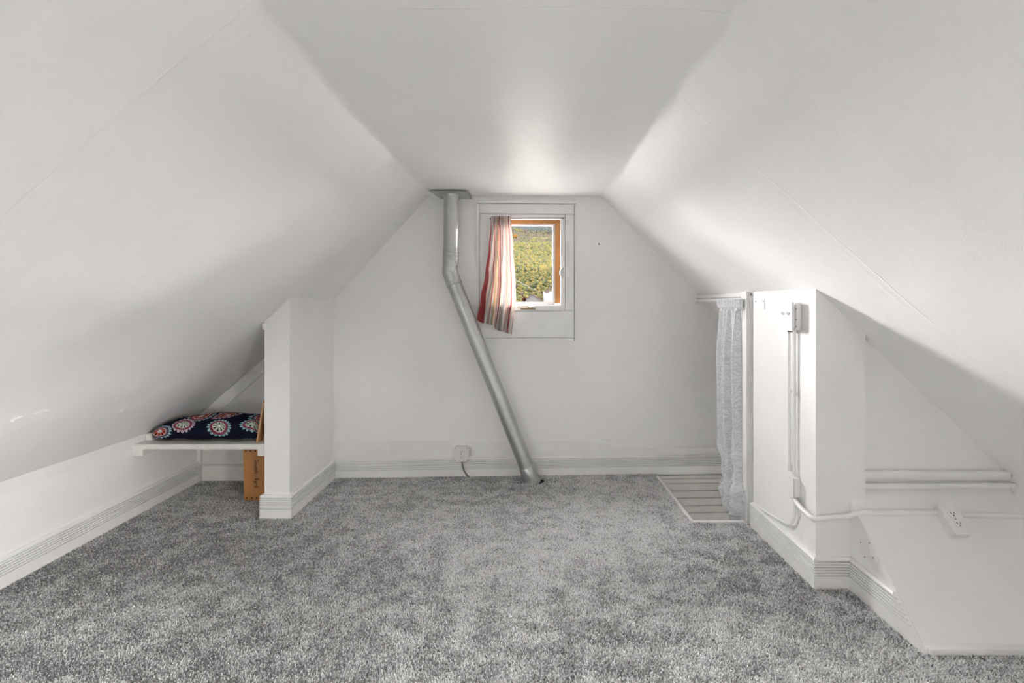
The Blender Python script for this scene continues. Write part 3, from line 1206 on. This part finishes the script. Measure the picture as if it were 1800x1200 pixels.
con = thing('conduit', 'pair of thin white vertical conduits below the switch box on the pillar', 'conduit', (QX, 2.17, .40))
b = MB()
b.tube([(1.198, 2.200, 1.072), (1.199, 2.200, .43)], .0068, 12)
b.build('conduit_tube', M['trim'], con, smooth=True)
b = MB()
b.tube([(1.198, 2.155, 1.072), (1.199, 2.156, .78), (1.199, 2.156, .41)], .0068, 12)
b.build('conduit_tube', M['trim'], con, smooth=True)
for y_, z_, h_ in ((2.155, .78, .020), (2.200, .785, .014), (2.200, .44, .03)):
    b = MB()
    b.tube([(1.1985, y_, z_-h_/2), (1.1985, y_, z_+h_/2)], .0092, 12)
    b.build('coupling', M['trim'], con, smooth=True)
b = MB()
b.tube([(1.198, 2.150, 1.068), (1.196, 2.17, 1.060), (1.194, 2.20, 1.058)], .004, 8)
b.build('cable_stub', M['dark'], con, smooth=True)

jb = thing('junction_box', 'small white junction box low on the pillar wall with a cable leaving it', 'junction box', (QX, 2.145, .325))
b = MB()
b.box(1.180, QX, 2.128, 2.165, .330, .413)
b.build('box', M['plastic'], jb, bevel=.003)
b = MB()
b.box(1.176, 1.180, 2.126, 2.167, .328, .415)
b.build('cover_plate', M['plastic'], jb, bevel=.001)
b = MB()
b.tube([(1.192, 2.152, .335), (1.188, 2.152, .318), (1.190, 2.13, .312)], .009, 12)
b.build('cable_clamp', M['ivory'], jb, smooth=True)

# surface cable that rounds the corner of the pillar and crosses the bulkhead
def panel_z(y):
    return .0206+(y-1.652)*(.41-.0206)/(2.066-1.652)
cb = MB()
py_ = 1.972
pz_ = panel_z(py_)+.011
path = [(1.190, 2.135, .316), (1.188, 2.10, .306), (1.188, 2.05, .297), (1.194, 2.010, .292), (1.215, 2.003, .293), (1.27, 2.004, .299), (1.33, 1.998, .306), (1.375, 1.978, pz_-.003), (1.45, py_, pz_), (1.672, py_, pz_)]
def smooth_path(p, n=6):
    p = [Vector(q) for q in p]
    out = []
    for i in range(len(p)-1):
        a, b1, c1, d1 = p[max(i-1, 0)], p[i], p[i+1], p[min(i+2, len(p)-1)]
        for k in range(n):
            t = k/n
            out.append(.5*((2*b1)+(c1-a)*t+(2*a-5*b1+4*c1-d1)*t*t+(3*b1-a-3*c1+d1)*t**3))
    out.append(p[-1])
    return out
cb.tube(smooth_path(path), .0105, 12)
cb.tube([(1.7445, py_-.005, pz_-.005), (1.90, py_-.008, pz_-.008), (2.056, py_-.012, pz_-.012)], .0095, 12)
tag(cb.build('surface_cable', M['trim'], smooth=True, origin=(1.4, py_, pz_-.01)), 'thick white painted cable crossing from the pillar to the sloping bulkhead', 'cable')

lb = MB()
loop = [(1.200, 2.160, .325), (1.199, 2.158, .27), (1.199, 2.160, .225), (1.200, 2.185, .190), (1.200, 2.225, .172), (1.198, 2.27, .166), (1.195, 2.32, .160), (1.200, 2.42, .145), (1.200, 2.50, .138), (1.203, 2.55, .137)]
lb.tube(smooth_path(loop), .0055, 10)
lb.tube(smooth_path([(1.197, 2.146, .318), (1.196, 2.144, .27), (1.197, 2.156, .228)]), .0035, 8)
tag(lb.build('looped_cable', M['trim'], smooth=True, origin=(1.2, 2.2, .16)), 'thin white cable curving down from the junction box to the pillar baseboard', 'cable')

# outlet box lying on the sloping bulkhead
upv = Vector((0, 2.066-1.652, .41-.0206)).normalized()
nv = Vector((0, -(.41-.0206), 2.066-1.652)).normalized()
oc2 = Vector((1.708, 1.948, panel_z(1.948)))
ob2 = thing('outlet_box', 'white rectangular outlet box on the sloping bulkhead beside the surface cable', 'outlet', oc2)
outlet(ob2, oc2, Vector((1, 0, 0)), upv, nv, .070, .115, .040, .004, M['ivory'], M['plastic'], screws=False)

# round blank cover on the side of the bulkhead
cc = Vector((1.356, 1.908, .212))
rp = thing('round_cover', 'round white blank cover plate low on the side of the bulkhead', 'cover plate', cc-Z*.048)
b = MB()
b.disc(cc, (-1, 0, 0), .049, .047, .009, 36)
b.build('plate', M['plastic'], rp, smooth=True)
b = MB()
b.disc(cc+Vector((-.009, 0, 0)), (-1, 0, 0), .027, .024, .004, 28)
b.build('raised_centre', M['plastic'], rp, smooth=True)
for k in range(4):
    a = R(20)+k*math.pi/2
    b = MB()
    b.disc(cc+Vector((-.009, math.cos(a)*.037, math.sin(a)*.037)), (-1, 0, 0), .0032, .003, .001, 8)
    b.build('screw', M['screw'], rp)

# ------------------------------------------------------------------ left alcove: shelf, fabric bundle, boards
sh = thing('shelf', 'white painted board shelf across the left alcove', 'shelf', (-1.81, 2.95, .375))
b = MB()
b.box(LX, PX0, 2.68, 3.215, .377, .404)
b.build('shelf_board', M['board_white'], sh, bevel=.003)
for x0, x1 in ((LX, LX+.055), (PX0-.048, PX0)):
    b = MB()
    b.box(x0, x1, 2.69, 3.20, .338, .377)
    b.build('cleat', M['board_white'], sh, bevel=.002)
b = MB()
b.box(LX+.012, LX+.047, 2.765, 2.80, .404, .440)
tag(b.build('wood_block', M['board_white'], bevel=.003, origin=(LX+.03, 2.78, .404)), 'tiny white wooden block at the left end of the alcove shelf', 'block')

def paisley():
    t = NT('navy_paisley_cloth')
    uv = t.node('ShaderNodeUVMap', uv_map='UVMap')
    m = t.mapped(uv.outputs[0], (1, 1.12, 1))
    nz = t.node('ShaderNodeTexNoise')
    t.l.new(m, nz.inputs['Vector'])
    nz.inputs['Scale'].default_value = 2.5
    v = t.node('ShaderNodeTexVoronoi', voronoi_dimensions='2D', feature='F1')
    t.l.new(m, v.inputs['Vector'])
    v.inputs['Scale'].default_value = 1.0
    v.inputs['Randomness'].default_value = .55
    pos = t.xyz(v.outputs['Position'])
    q = t.xyz(m)
    dx = t.m('SUBTRACT', q[0], pos[0])
    dy = t.m('SUBTRACT', q[1], pos[1])
    ang = t.m('ARCTAN2', dy, dx)
    d = t.m('ADD', v.outputs['Distance'], t.m('MULTIPLY', t.m('SINE', t.m('ADD', ang, .8)), .05))
    sc = t.m('ABSOLUTE', t.m('SINE', t.m('MULTIPLY', ang, 9)))            # scalloped border
    sc2 = t.m('ABSOLUTE', t.m('SINE', t.m('MULTIPLY', ang, 5)))
    navy = (.006, .007, .020)
    hue = t.xyz(v.outputs['Color'])
    edge = t.mix(t.m('GREATER_THAN', hue[0], .5), (.55, .42, .46), (.22, .42, .46))
    core = t.mix(t.m('GREATER_THAN', hue[1], .45), (.46, .10, .07), (.42, .50, .40))
    mid = t.mix(t.m('GREATER_THAN', hue[2], .5), (.20, .035, .07), (.07, .05, .10))
    def band(lo, hi):
        return t.m('MULTIPLY', t.m('GREATER_THAN', d, lo), t.m('LESS_THAN', d, hi))
    col = t.mix(t.m('LESS_THAN', d, .03), navy, (.6, .6, .55))
    col = t.mix(band(.045, .07), col, (.62, .60, .55))
    col = t.mix(t.m('MULTIPLY', band(.08, .19), t.m('GREATER_THAN', t.m('ADD', sc2, t.m('MULTIPLY', d, -3)), .12)), col, core)
    col = t.mix(band(.19, .215), col, (.58, .50, .42))
    col = t.mix(band(.215, .285), col, mid)
    lace = t.m('MULTIPLY', band(.29, .40), t.m('GREATER_THAN', t.m('ABSOLUTE', t.m('SUBTRACT', t.m('SUBTRACT', d, .29), t.m('MULTIPLY', sc, .085))), -1))
    rim = t.m('LESS_THAN', t.m('ABSOLUTE', t.m('SUBTRACT', d, t.m('MULTIPLY_ADD', sc, .085, .295))), .021)
    col = t.mix(rim, col, edge)
    dot = t.m('MULTIPLY', band(.30, .345), t.m('GREATER_THAN', sc, .86))
    col = t.mix(dot, col, (.62, .58, .58))
    t.set(Base_Color=col, Roughness=.9)
    t.b.inputs['Specular IOR Level'].default_value = .1
    t.bump(t.noise(t.geo(), 400, 1), .2, .002)
    return t.mat
M['paisley'] = paisley()

def bundle():
    x0, x1 = -2.112, -1.512
    nx, na = 80, 56
    vs, uvs = [], []
    per = 0
    for i in range(nx+1):
        q = i/nx
        x = x0+(x1-x0)*q
        e = min(1.0, math.sqrt(max(0, 1-(1-min(1, q/.06))**2)))*min(1.0, math.sqrt(max(0, 1-(1-min(1, (1-q)/.07))**2)))
        top = interp([(0, .084), (.12, .106), (.3, .124), (.55, .128), (.75, .128), (1, .118)], q)
        top = min(top, slope_z(x)-.404-.012)
        hw = .125
        for j in range(na):
            a = 2*math.pi*j/na-math.pi/2
            ca, sa = math.cos(a), math.sin(a)
            k = 2/2.9
            yy = math.copysign(abs(ca)**k, ca)*hw*(.55+.45*e)
            zz_ = (math.copysign(abs(sa)**k, sa)*.5+.5)*top*(.25+.75*e)
            nn = noise.noise(Vector((x*7, yy*9, zz_*12)))*.010*min(1, zz_/.03)
            fold = .004*math.sin(x*26+yy*30)*min(1, zz_/.05)
            vs.append(Vector((x, 2.836-yy, .4045+zz_+nn*.6+fold+(0 if zz_ > .003 else 0))))
            uvs.append((x/.172+.35, (2*math.pi*j/na)*.072/.172*1.45))
    fs = [(i*na+j, i*na+(j+1) % na, (i+1)*na+(j+1) % na, (i+1)*na+j) for i in range(nx) for j in range(na)]
    fs += [tuple(range(na-1, -1, -1)), tuple(nx*na+j for j in range(na))]
    o0 = Vector((-1.81, 2.836, .4045))
    for v in vs:
        v.z = max(v.z, .4045)
    me = bpy.data.meshes.new('fabric_bundle')
    me.from_pydata([tuple(v-o0) for v in vs], [], fs)
    uvl = me.uv_layers.new(name='UVMap')
    for lp in me.loops:
        uvl.data[lp.index].uv = uvs[lp.vertex_index]
    # unwrap the seam (underneath)
    for p in me.polygons:
        us = [uvl.data[li].uv[1] for li in p.loop_indices]
        if len(us) == 4 and max(us)-min(us) > 1.5:
            for li in p.loop_indices:
                if uvl.data[li].uv[1] < 1:
                    uvl.data[li].uv[1] += 2*math.pi*.072/.172*1.45
    me.polygons.foreach_set('use_smooth', [True]*len(fs))
    me.materials.append(M['paisley'])
    o = bpy.data.objects.new('fabric_bundle', me)
    o.location = o0
    COL.objects.link(o)
    return tag(o, 'folded navy paisley quilt with round medallions lying on the alcove shelf', 'quilt')
bundle()

# two thin pine strips leaning on the stub wall
for k, (xb, xt, yb, zt, w, lab) in enumerate(((-1.515, -1.476, 2.715, .640, .010, 'taller thin pine strip leaning on the stub wall at the right end of the shelf'),
                                              (-1.487, -1.459, 2.735, .575, .009, 'shorter thin pine strip tucked behind the taller one on the shelf'))):
    b = MB()
    b.hexa([(xb, yb, .4045), (xb+w, yb, .4045), (xb+w, yb+.06, .4045), (xb, yb+.06, .4045),
            (xt, yb, zt), (xt+w, yb, zt), (xt+w, yb+.06, zt), (xt, yb+.06, zt)])
    tag(b.build('pine_strip', M['plank'], bevel=.0015, origin=(xb, yb, .4045)), lab, 'wood strip')

# orange wooden crate standing on end under the shelf
kx0, kx1, ky, kz = -1.690, -1.530, 2.895, .322
ck = thing('wooden_crate', 'narrow orange wooden crate standing on end under the shelf, handwriting on it', 'crate', (-1.61, 2.98, .006))
b = MB()
b.hexa([(kx0+.004, ky, .006), (kx1+.004, ky-.004, .006), (kx1+.004, ky+.012, .006), (kx0+.004, ky+.012, .006),
        (kx0-.004, ky, kz), (kx1-.004, ky-.004, kz), (kx1-.004, ky+.012, kz), (kx0-.004, ky+.012, kz)])
fp = b.build('front_panel', M['crate'], ck, bevel=.0015)
for (x0, x1, z0, z1) in ((kx0, kx0+.012, .006, kz-.002), (kx1-.012, kx1, .006, kz-.002), (kx0+.012, kx1-.012, .006, .018), (kx0+.012, kx1-.012, kz-.014, kz-.002)):
    b = MB()
    b.box(x0, x1, ky+.012, ky+.19, z0, z1)
    b.build('side_panel', M['crate'], ck, bevel=.001)
b = MB()
b.box(kx0, kx1, ky+.19, ky+.198, .006, kz-.002)
b.build('back_panel', M['crate'], ck)
for z_, sh_ in ((.305, -.003), (.024, .004)):
    for xx in (kx0+.017, kx0+.047, kx0+.077, kx0+.107):
        b = MB()
        b.disc((xx+sh_, ky-.0015-(xx-kx0)*.025, z_), (0, -1, 0), .0050, .0040, .0025, 10)
        b.build('screw', M['rust'], fp)

# the handwriting, drawn as pen strokes running down the panel
GLY = {
 'S': [[(.85, .85), (.5, 1), (.15, .8), (.3, .55), (.75, .42), (.8, .15), (.4, 0), (.1, .15)]],
 'm': [[(.05, 0), (.08, .5), (.3, .5), (.4, 0), (.45, .45), (.7, .5), (.85, 0)]],
 'o': [[(.5, .5), (.15, .3), (.3, 0), (.7, .05), (.8, .35), (.5, .5)]],
 'u': [[(.1, .5), (.15, .08), (.5, .0), (.8, .2), (.8, .5), (.85, 0)]],
 'n': [[(.1, 0), (.12, .5), (.15, .35), (.55, .5), (.75, .3), (.8, 0)]],
 'd': [[(.75, .45), (.3, .5), (.1, .2), (.4, 0), (.75, .2), (.8, 1), (.82, 0)]],
 's': [[(.75, .45), (.4, .5), (.25, .35), (.7, .2), (.6, .02), (.15, .04)]],
 '.': [[(.35, .28), (.5, .34), (.6, .28), (.45, .2), (.35, .28)]],
 'B': [[(.15, 0), (.18, 1), (.6, .95), (.65, .65), (.2, .55), (.75, .45), (.75, .1), (.15, 0)]],
 'y': [[(.1, .5), (.3, .1), (.6, .15), (.8, .5), (.6, -.2), (.2, -.4)]],
 'r': [[(.15, 0), (.2, .5), (.25, .3), (.6, .5), (.8, .42)]],
}
b = MB()
q = 0
zt, lh = .250, .026
for ch in 'Sounds . Byrd':
    if ch == ' ':
        q += .35
        continue
    for st in GLY[ch]:
        pts = []
        for (gx_, gy_) in st:
            along = (q+gx_*.9)*.0142
            pts.append((kx0+.070+gy_*lh*.9, ky-.0012-(.070+gy_*lh)*.025, zt-along))
        b.tube(smooth_path(pts, 3), .0013, 5)
    q += 1.0
b.build('handwriting', M['ink'], fp)

# ------------------------------------------------------------------ the view outside
def outside(name, col, var=.25, scale=2.2):
    t = NT(name)
    p = t.geo()
    n = t.noise(p, scale, 3)
    rnd = t.n.new('ShaderNodeObjectInfo').outputs['Random']
    f = t.m('ADD', t.m('MULTIPLY', n, .55), t.m('MULTIPLY', rnd, .45))
    a = tuple(c*(1-var) for c in col)
    b = tuple(c*(1+var) for c in col)
    t.set(Base_Color=t.ramp(f, [(.2, a), (.8, b)]), Roughness=1.0)
    t.b.inputs['Specular IOR Level'].default_value = 0.0
    return t.mat
OUT = .0074                                          # autumn woodland and houses, colours darkened to offset a very bright overcast sky
sc_ = lambda c_: tuple(x*OUT for x in c_)
M['leaf_green'] = outside('leaf_olive_green', sc_((.46, .47, .20)), .35)
M['leaf_yellow'] = outside('leaf_yellow', sc_((.72, .60, .22)), .30)
M['leaf_dark'] = outside('leaf_dark_spruce', sc_((.27, .31, .22)), .3)
M['leaf_orange'] = outside('leaf_orange', sc_((1.0, .50, .12)), .2)
M['leaf_russet'] = outside('leaf_russet', sc_((.50, .40, .34)), .25)
M['far_blue'] = outside('far_haze_blue', sc_((.46, .53, .56)), .15)  # distance haze painted into the hilltop tree colour
M['hill'] = outside('forest_floor', sc_((.30, .28, .12)), .3, .05)
M['yard'] = plain('pale_gravel', (.40, .395, .392), .95)
M['dulling_sheet'] = plain('dulling_dark_ground', (.020, .020, .016), .95)  # unseen dark ground, added so the ceiling reflects less brightness
M['house_wall'] = outside('house_boards', sc_((.85, .80, .80)), .05)
M['house_roof'] = outside('pink_shingles', sc_((.72, .52, .50)), .15, 3)
M['metal_roof'] = outside('metal_roofing', sc_((1.05, 1.05, 1.12)), .06, 2)
M['snow_trim'] = outside('house_trim', sc_((1.2, 1.2, 1.2)), .02)

b = MB()
b.box(-2500, 2500, -2500, 2500, -8.5, -7)
b.build('ground', M['yard'])
struct(bpy.data.objects['ground'], 'pale open ground around the house')
b = MB()
b.prism([(-1.2, 4.2, -7.0), (1.6, 4.2, -7.0), (60, 230, -7.0), (-55, 230, -7.0)], (0, 0, .06))
struct(b.build('ground_dulling_sheet', M['dulling_sheet']), 'unseen dark ground sheet added to weaken the reflection on the ceiling')

def hill_z(x, y):
    az = x/max(y, 1)
    side = math.exp(-((az-.02)/.17)**4)
    pr_ = [(0, -7), (200, -6.5), (285, -1), (330, 8), (900, 131), (1000, 165), (1150, 215), (1300, 150), (1600, -7)]
    z = pr_[-1][1]
    for (a, z0), (c_, z1) in zip(pr_, pr_[1:]):
        if a <= y <= c_:
            z = z0+(z1-z0)*(y-a)/(c_-a)
            break
    w = 8*noise.noise(Vector((x*.012, y*.010, 2)))*max(0, min(1, (y-320)/300))
    return -8+(z+8+w)*side

b = MB()
nx, ny = 70, 90
for j in range(ny+1):
    for i in range(nx+1):
        y = 210+j*(1600-210)/ny
        x = y*(-.30+.64*i/nx)
        b.v.append(Vector((x, y, hill_z(x, y))))
for j in range(ny):
    for i in range(nx):
        k = j*(nx+1)+i
        b.f.append((k, k+1, k+nx+2, k+nx+1))
b.m = [0]*len(b.f)
struct(b.build('hill', M['hill'], smooth=True), 'wooded hillside across the valley')

def crown(seed, pointed=False, sub=2):
    bm = bmesh.new()
    bmesh.ops.create_icosphere(bm, subdivisions=sub, radius=1)
    for v in bm.verts:
        n_ = 1+.30*noise.noise(v.co*1.7+Vector((seed*5.1, 0, 0)))+.36*noise.noise(v.co*4+Vector((0, seed*3.3, 0)))+.30*noise.noise(v.co*9+Vector((seed, seed*3.3, 2)))*(sub > 2)
        v.co *= n_
    mx_ = max(math.hypot(v.co.x, v.co.y) for v in bm.verts)
    for v in bm.verts:
        v.co /= mx_
        if pointed:
            h = (v.co.z+1)/2
            v.co.x *= max(.08, 1-h)*1.2
            v.co.y *= max(.08, 1-h)*1.2
            v.co.z = (h*2.2-1)
    vs = [v.co.copy() for v in bm.verts]
    fs = [tuple(v.index for v in f.verts) for f in bm.faces]
    bm.free()
    return vs, fs

KINDS = [('birch_tree', 'leaf_green', False, 'olive green leafy tree on the hillside seen through the window', 'olive green hillside trees'),
         ('birch_tree', 'leaf_yellow', False, 'yellow autumn tree on the hillside seen through the window', 'yellow hillside trees'),
         ('spruce_tree', 'leaf_dark', True, 'dark pointed spruce on the hillside seen through the window', 'dark hillside spruces'),
         ('birch_tree', 'leaf_russet', False, 'brownish bare-topped tree on the hillside seen through the window', 'brown hillside trees'),
         ('spruce_tree', 'far_blue', True, 'hilltop spruce with blue haze painted into its colour, seen through the window', 'haze-tinted hilltop spruces')]
tree_mesh = []
for ki, (nm, mt, ptd, lab, grp) in enumerate(KINDS):
    b = MB()
    vs, fs = crown(ki+1, ptd, 3)
    sz_ = 1.35 if ptd else 1.15
    b.add([Vector((v.x, v.y, (v.z+1.0)*sz_+.2)) for v in vs], fs)
    b.tube([(0, 0, -.5), (0, 0, .9)], [.10, .06], 5)
    me_o = b.build(nm, M[mt], smooth=True, angle=180)
    tree_mesh.append(me_o.data)
    bpy.data.objects.remove(me_o)

def pick(x, y):
    az = x/y
    n_ = noise.noise(Vector((x*.03, y*.012, 4)))
    if y > 930:
        return 4
    if 700 < y < 930 and n_ > -.25+(.2 if az > .035 else 0):
        r_ = random.random()
        return 3 if r_ < .6 else (2 if r_ < .78 else 0)
    r_ = random.random()
    hot = n_+.25*(1 if y < 520 else 0)
    if r_ < .40+.25*hot:
        return 1
    if r_ < .88:
        return 0
    return 2 if r_ < .95 else 3

spots = []
y = 290.0
while y < 1120:
    az = -.27
    inside_step, out_step = 3.4, 6.4
    while az < .31:
        inside = -.045 < az < .085
        st_ = inside_step if inside else out_step
        x = y*az+random.uniform(-.4, .4)*st_
        yy = y+random.uniform(-.45, .45)*9
        x = y*az+random.uniform(-.12, .12)*st_
        yy = y+random.uniform(-.12, .12)*5.5
        spots.append((x, yy, inside and (-.028 < x/yy < .062)))
        az += st_/y
    y += 4.6
spots.sort(key=lambda s_: (not s_[2], s_[1]))
az_in = lambda a: -.045 < a < .085
rest = MB()
rest_m = []
lowc = [crown(11, False, 1), crown(12, True, 1), crown(13, False, 2), crown(14, True, 2)]
names_mats = [k[1] for k in KINDS]
n_ind = 0
fv, ff, fm = [], [], []
placed = []
ot = pt(906, 424, 800)
for (x, yy, vis) in spots:
    if abs(x-ot.x) < 11 and abs(yy-ot.y) < 11:
        continue
    ki = pick(x, yy)
    zg = hill_z(x, yy)
    r_ = random.uniform(1.3, 1.62)*(1.0 if az_in(x/yy) else 1.8)
    if KINDS[ki][2]:
        r_ *= .75
    hgt = r_*random.uniform(.85, 1.25)*(1.7 if KINDS[ki][2] else 1)
    if vis and n_ind < 290:
        if any(math.hypot(x-a, yy-c_) < r_+q_+.05 for a, c_, q_ in placed):
            continue
        placed.append((x, yy, r_))
        nm, mt, ptd, lab, grp = KINDS[ki]
        o = bpy.data.objects.new(nm, tree_mesh[ki])
        o.location = (x, yy, zg)
        o.scale = (r_, r_, hgt)
        o.rotation_euler = (0, 0, random.uniform(0, 6.28))
        tag(o, lab, 'tree', grp)
        COL.objects.link(o)
        n_ind += 1
    else:
        if any((x-a)**2+(yy-c_)**2 < (r_+q_+.3)**2 for a, c_, q_ in placed):
            continue
        vs, fs = lowc[(1 if KINDS[ki][2] else 0)+(2 if vis else 0)]
        k = len(fv)
        a = random.uniform(0, 6.28)
        ca, sa = math.cos(a), math.sin(a)
        for v in vs:
            fv.append((x+(v.x*ca-v.y*sa)*r_, yy+(v.x*sa+v.y*ca)*r_, zg+(v.z+1.0)*1.2*hgt))
        for f in fs:
            ff.append((f[0]+k, f[1]+k, f[2]+k))
            fm.append(ki)
me = bpy.data.meshes.new('forest')
me.from_pydata(fv, [], ff)
for k in names_mats:
    me.materials.append(M[k])
me.polygons.foreach_set('material_index', fm)
me.polygons.foreach_set('use_smooth', [True]*len(ff))
o = bpy.data.objects.new('forest', me)
COL.objects.link(o)
o['kind'] = 'stuff'
tag(o, 'dense autumn forest covering the upper hillside outside the window', 'forest')

# one bright orange tree high on the slope
ot = pt(906, 424, 800)
zg = hill_z(ot.x, ot.y)
me2 = tree_mesh[1].copy()
me2.materials.clear()
me2.materials.append(M['leaf_orange'])
o = bpy.data.objects.new('birch_tree', me2)
o.location = (ot.x, ot.y, zg)
o.scale = (4.2, 4.2, 4.4)
COL.objects.link(o)
tag(o, 'bright orange tree high on the hillside beside the striped curtain', 'tree')

def house(name, c0, w, dp, wall_h, roof_h, mats, lab, gable_front=True, chimney=None):
    x, y, z = c0
    h = thing(name, lab, 'house', (x, y, z))
    b = MB()
    if gable_front:
        b.prism([(x-w/2, y, z), (x+w/2, y, z), (x+w/2, y, z+wall_h), (x, y, z+wall_h+roof_h), (x-w/2, y, z+wall_h)], (0, dp, 0))
    else:
        b.prism([(x-w/2, y, z), (x-w/2, y+dp, z), (x-w/2, y+dp, z+wall_h), (x-w/2, y+dp/2, z+wall_h+roof_h), (x-w/2, y, z+wall_h)], (w, 0, 0))
    b.build('walls', M[mats[0]], h)
    b = MB()
    e = .5
    if gable_front:
        k = roof_h/(w/2)
        for s_ in (-1, 1):
            b.prism([(x+s_*(w/2+e), y-e, z+wall_h-k*e), (x, y-e, z+wall_h+roof_h), (x, y-e, z+wall_h+roof_h+.3), (x+s_*(w/2+e), y-e, z+wall_h-k*e+.3)], (0, dp+2*e, 0))
    else:
        k = roof_h/(dp/2)
        for s_, ye in ((-1, y-e), (1, y+dp+e)):
            b.prism([(x-w/2-e, ye, z+wall_h-k*e), (x-w/2-e, y+dp/2, z+wall_h+roof_h), (x-w/2-e, y+dp/2, z+wall_h+roof_h+.3), (x-w/2-e, ye, z+wall_h-k*e+.3)], (w+2*e, 0, 0))
    b.build('roof', M[mats[1]], h)
    for dx in (-w*.2, w*.2):
        b = MB()
        b.box(x+dx-.55, x+dx+.55, y-.06, y, z+wall_h*.55, z+wall_h*.55+1.3)
        wf = b.build('window', M['snow_trim'], h)
        b = MB()
        b.box(x+dx-.45, x+dx+.45, y-.08, y-.06, z+wall_h*.55+.1, z+wall_h*.55+1.2)
        b.build('pane', M['far_blue'], wf)
    if chimney:
        b = MB()
        b.box(x+chimney[0]-.7, x+chimney[0]+.7, y+dp/2-.7, y+dp/2+.7, z+wall_h+roof_h-1, z+wall_h+roof_h+chimney[1])
        b.build('chimney', M['leaf_russet'], h)
    return h

gz = -7.0
hp = pt(936, 517.5, 240)
house('gabled_house', (hp.x, 240, gz), 11.5, 12, hp.z-gz-4.0, 4.0, ('house_wall', 'house_roof'), 'pale gabled house with a pink roof below the hillside outside the window')
hp = pt(955, 513.5, 175)
house('metal_roofed_house', (hp.x+7.5, 175-6, gz), 14, 12, hp.z-gz-5.0, 5.0, ('house_wall', 'metal_roof'), 'house with a bright metal roof and chimney outside the window', False, (-6.2, .9))

b = MB()
a_, c_ = Vector((-.4, 3.56, 1.53)), pt(951, 515, 168)
pts = []
for k in range(25):
    q = (k/24)**1.6
    p = a_.lerp(c_, q)
    pts.append(p)
b.tube(pts, [.005+.016*(k/24) for k in range(25)], 6)
tag(b.build('power_cable', M['snow_trim'], origin=a_), 'pale overhead power cable running down to the metal-roofed house', 'cable')
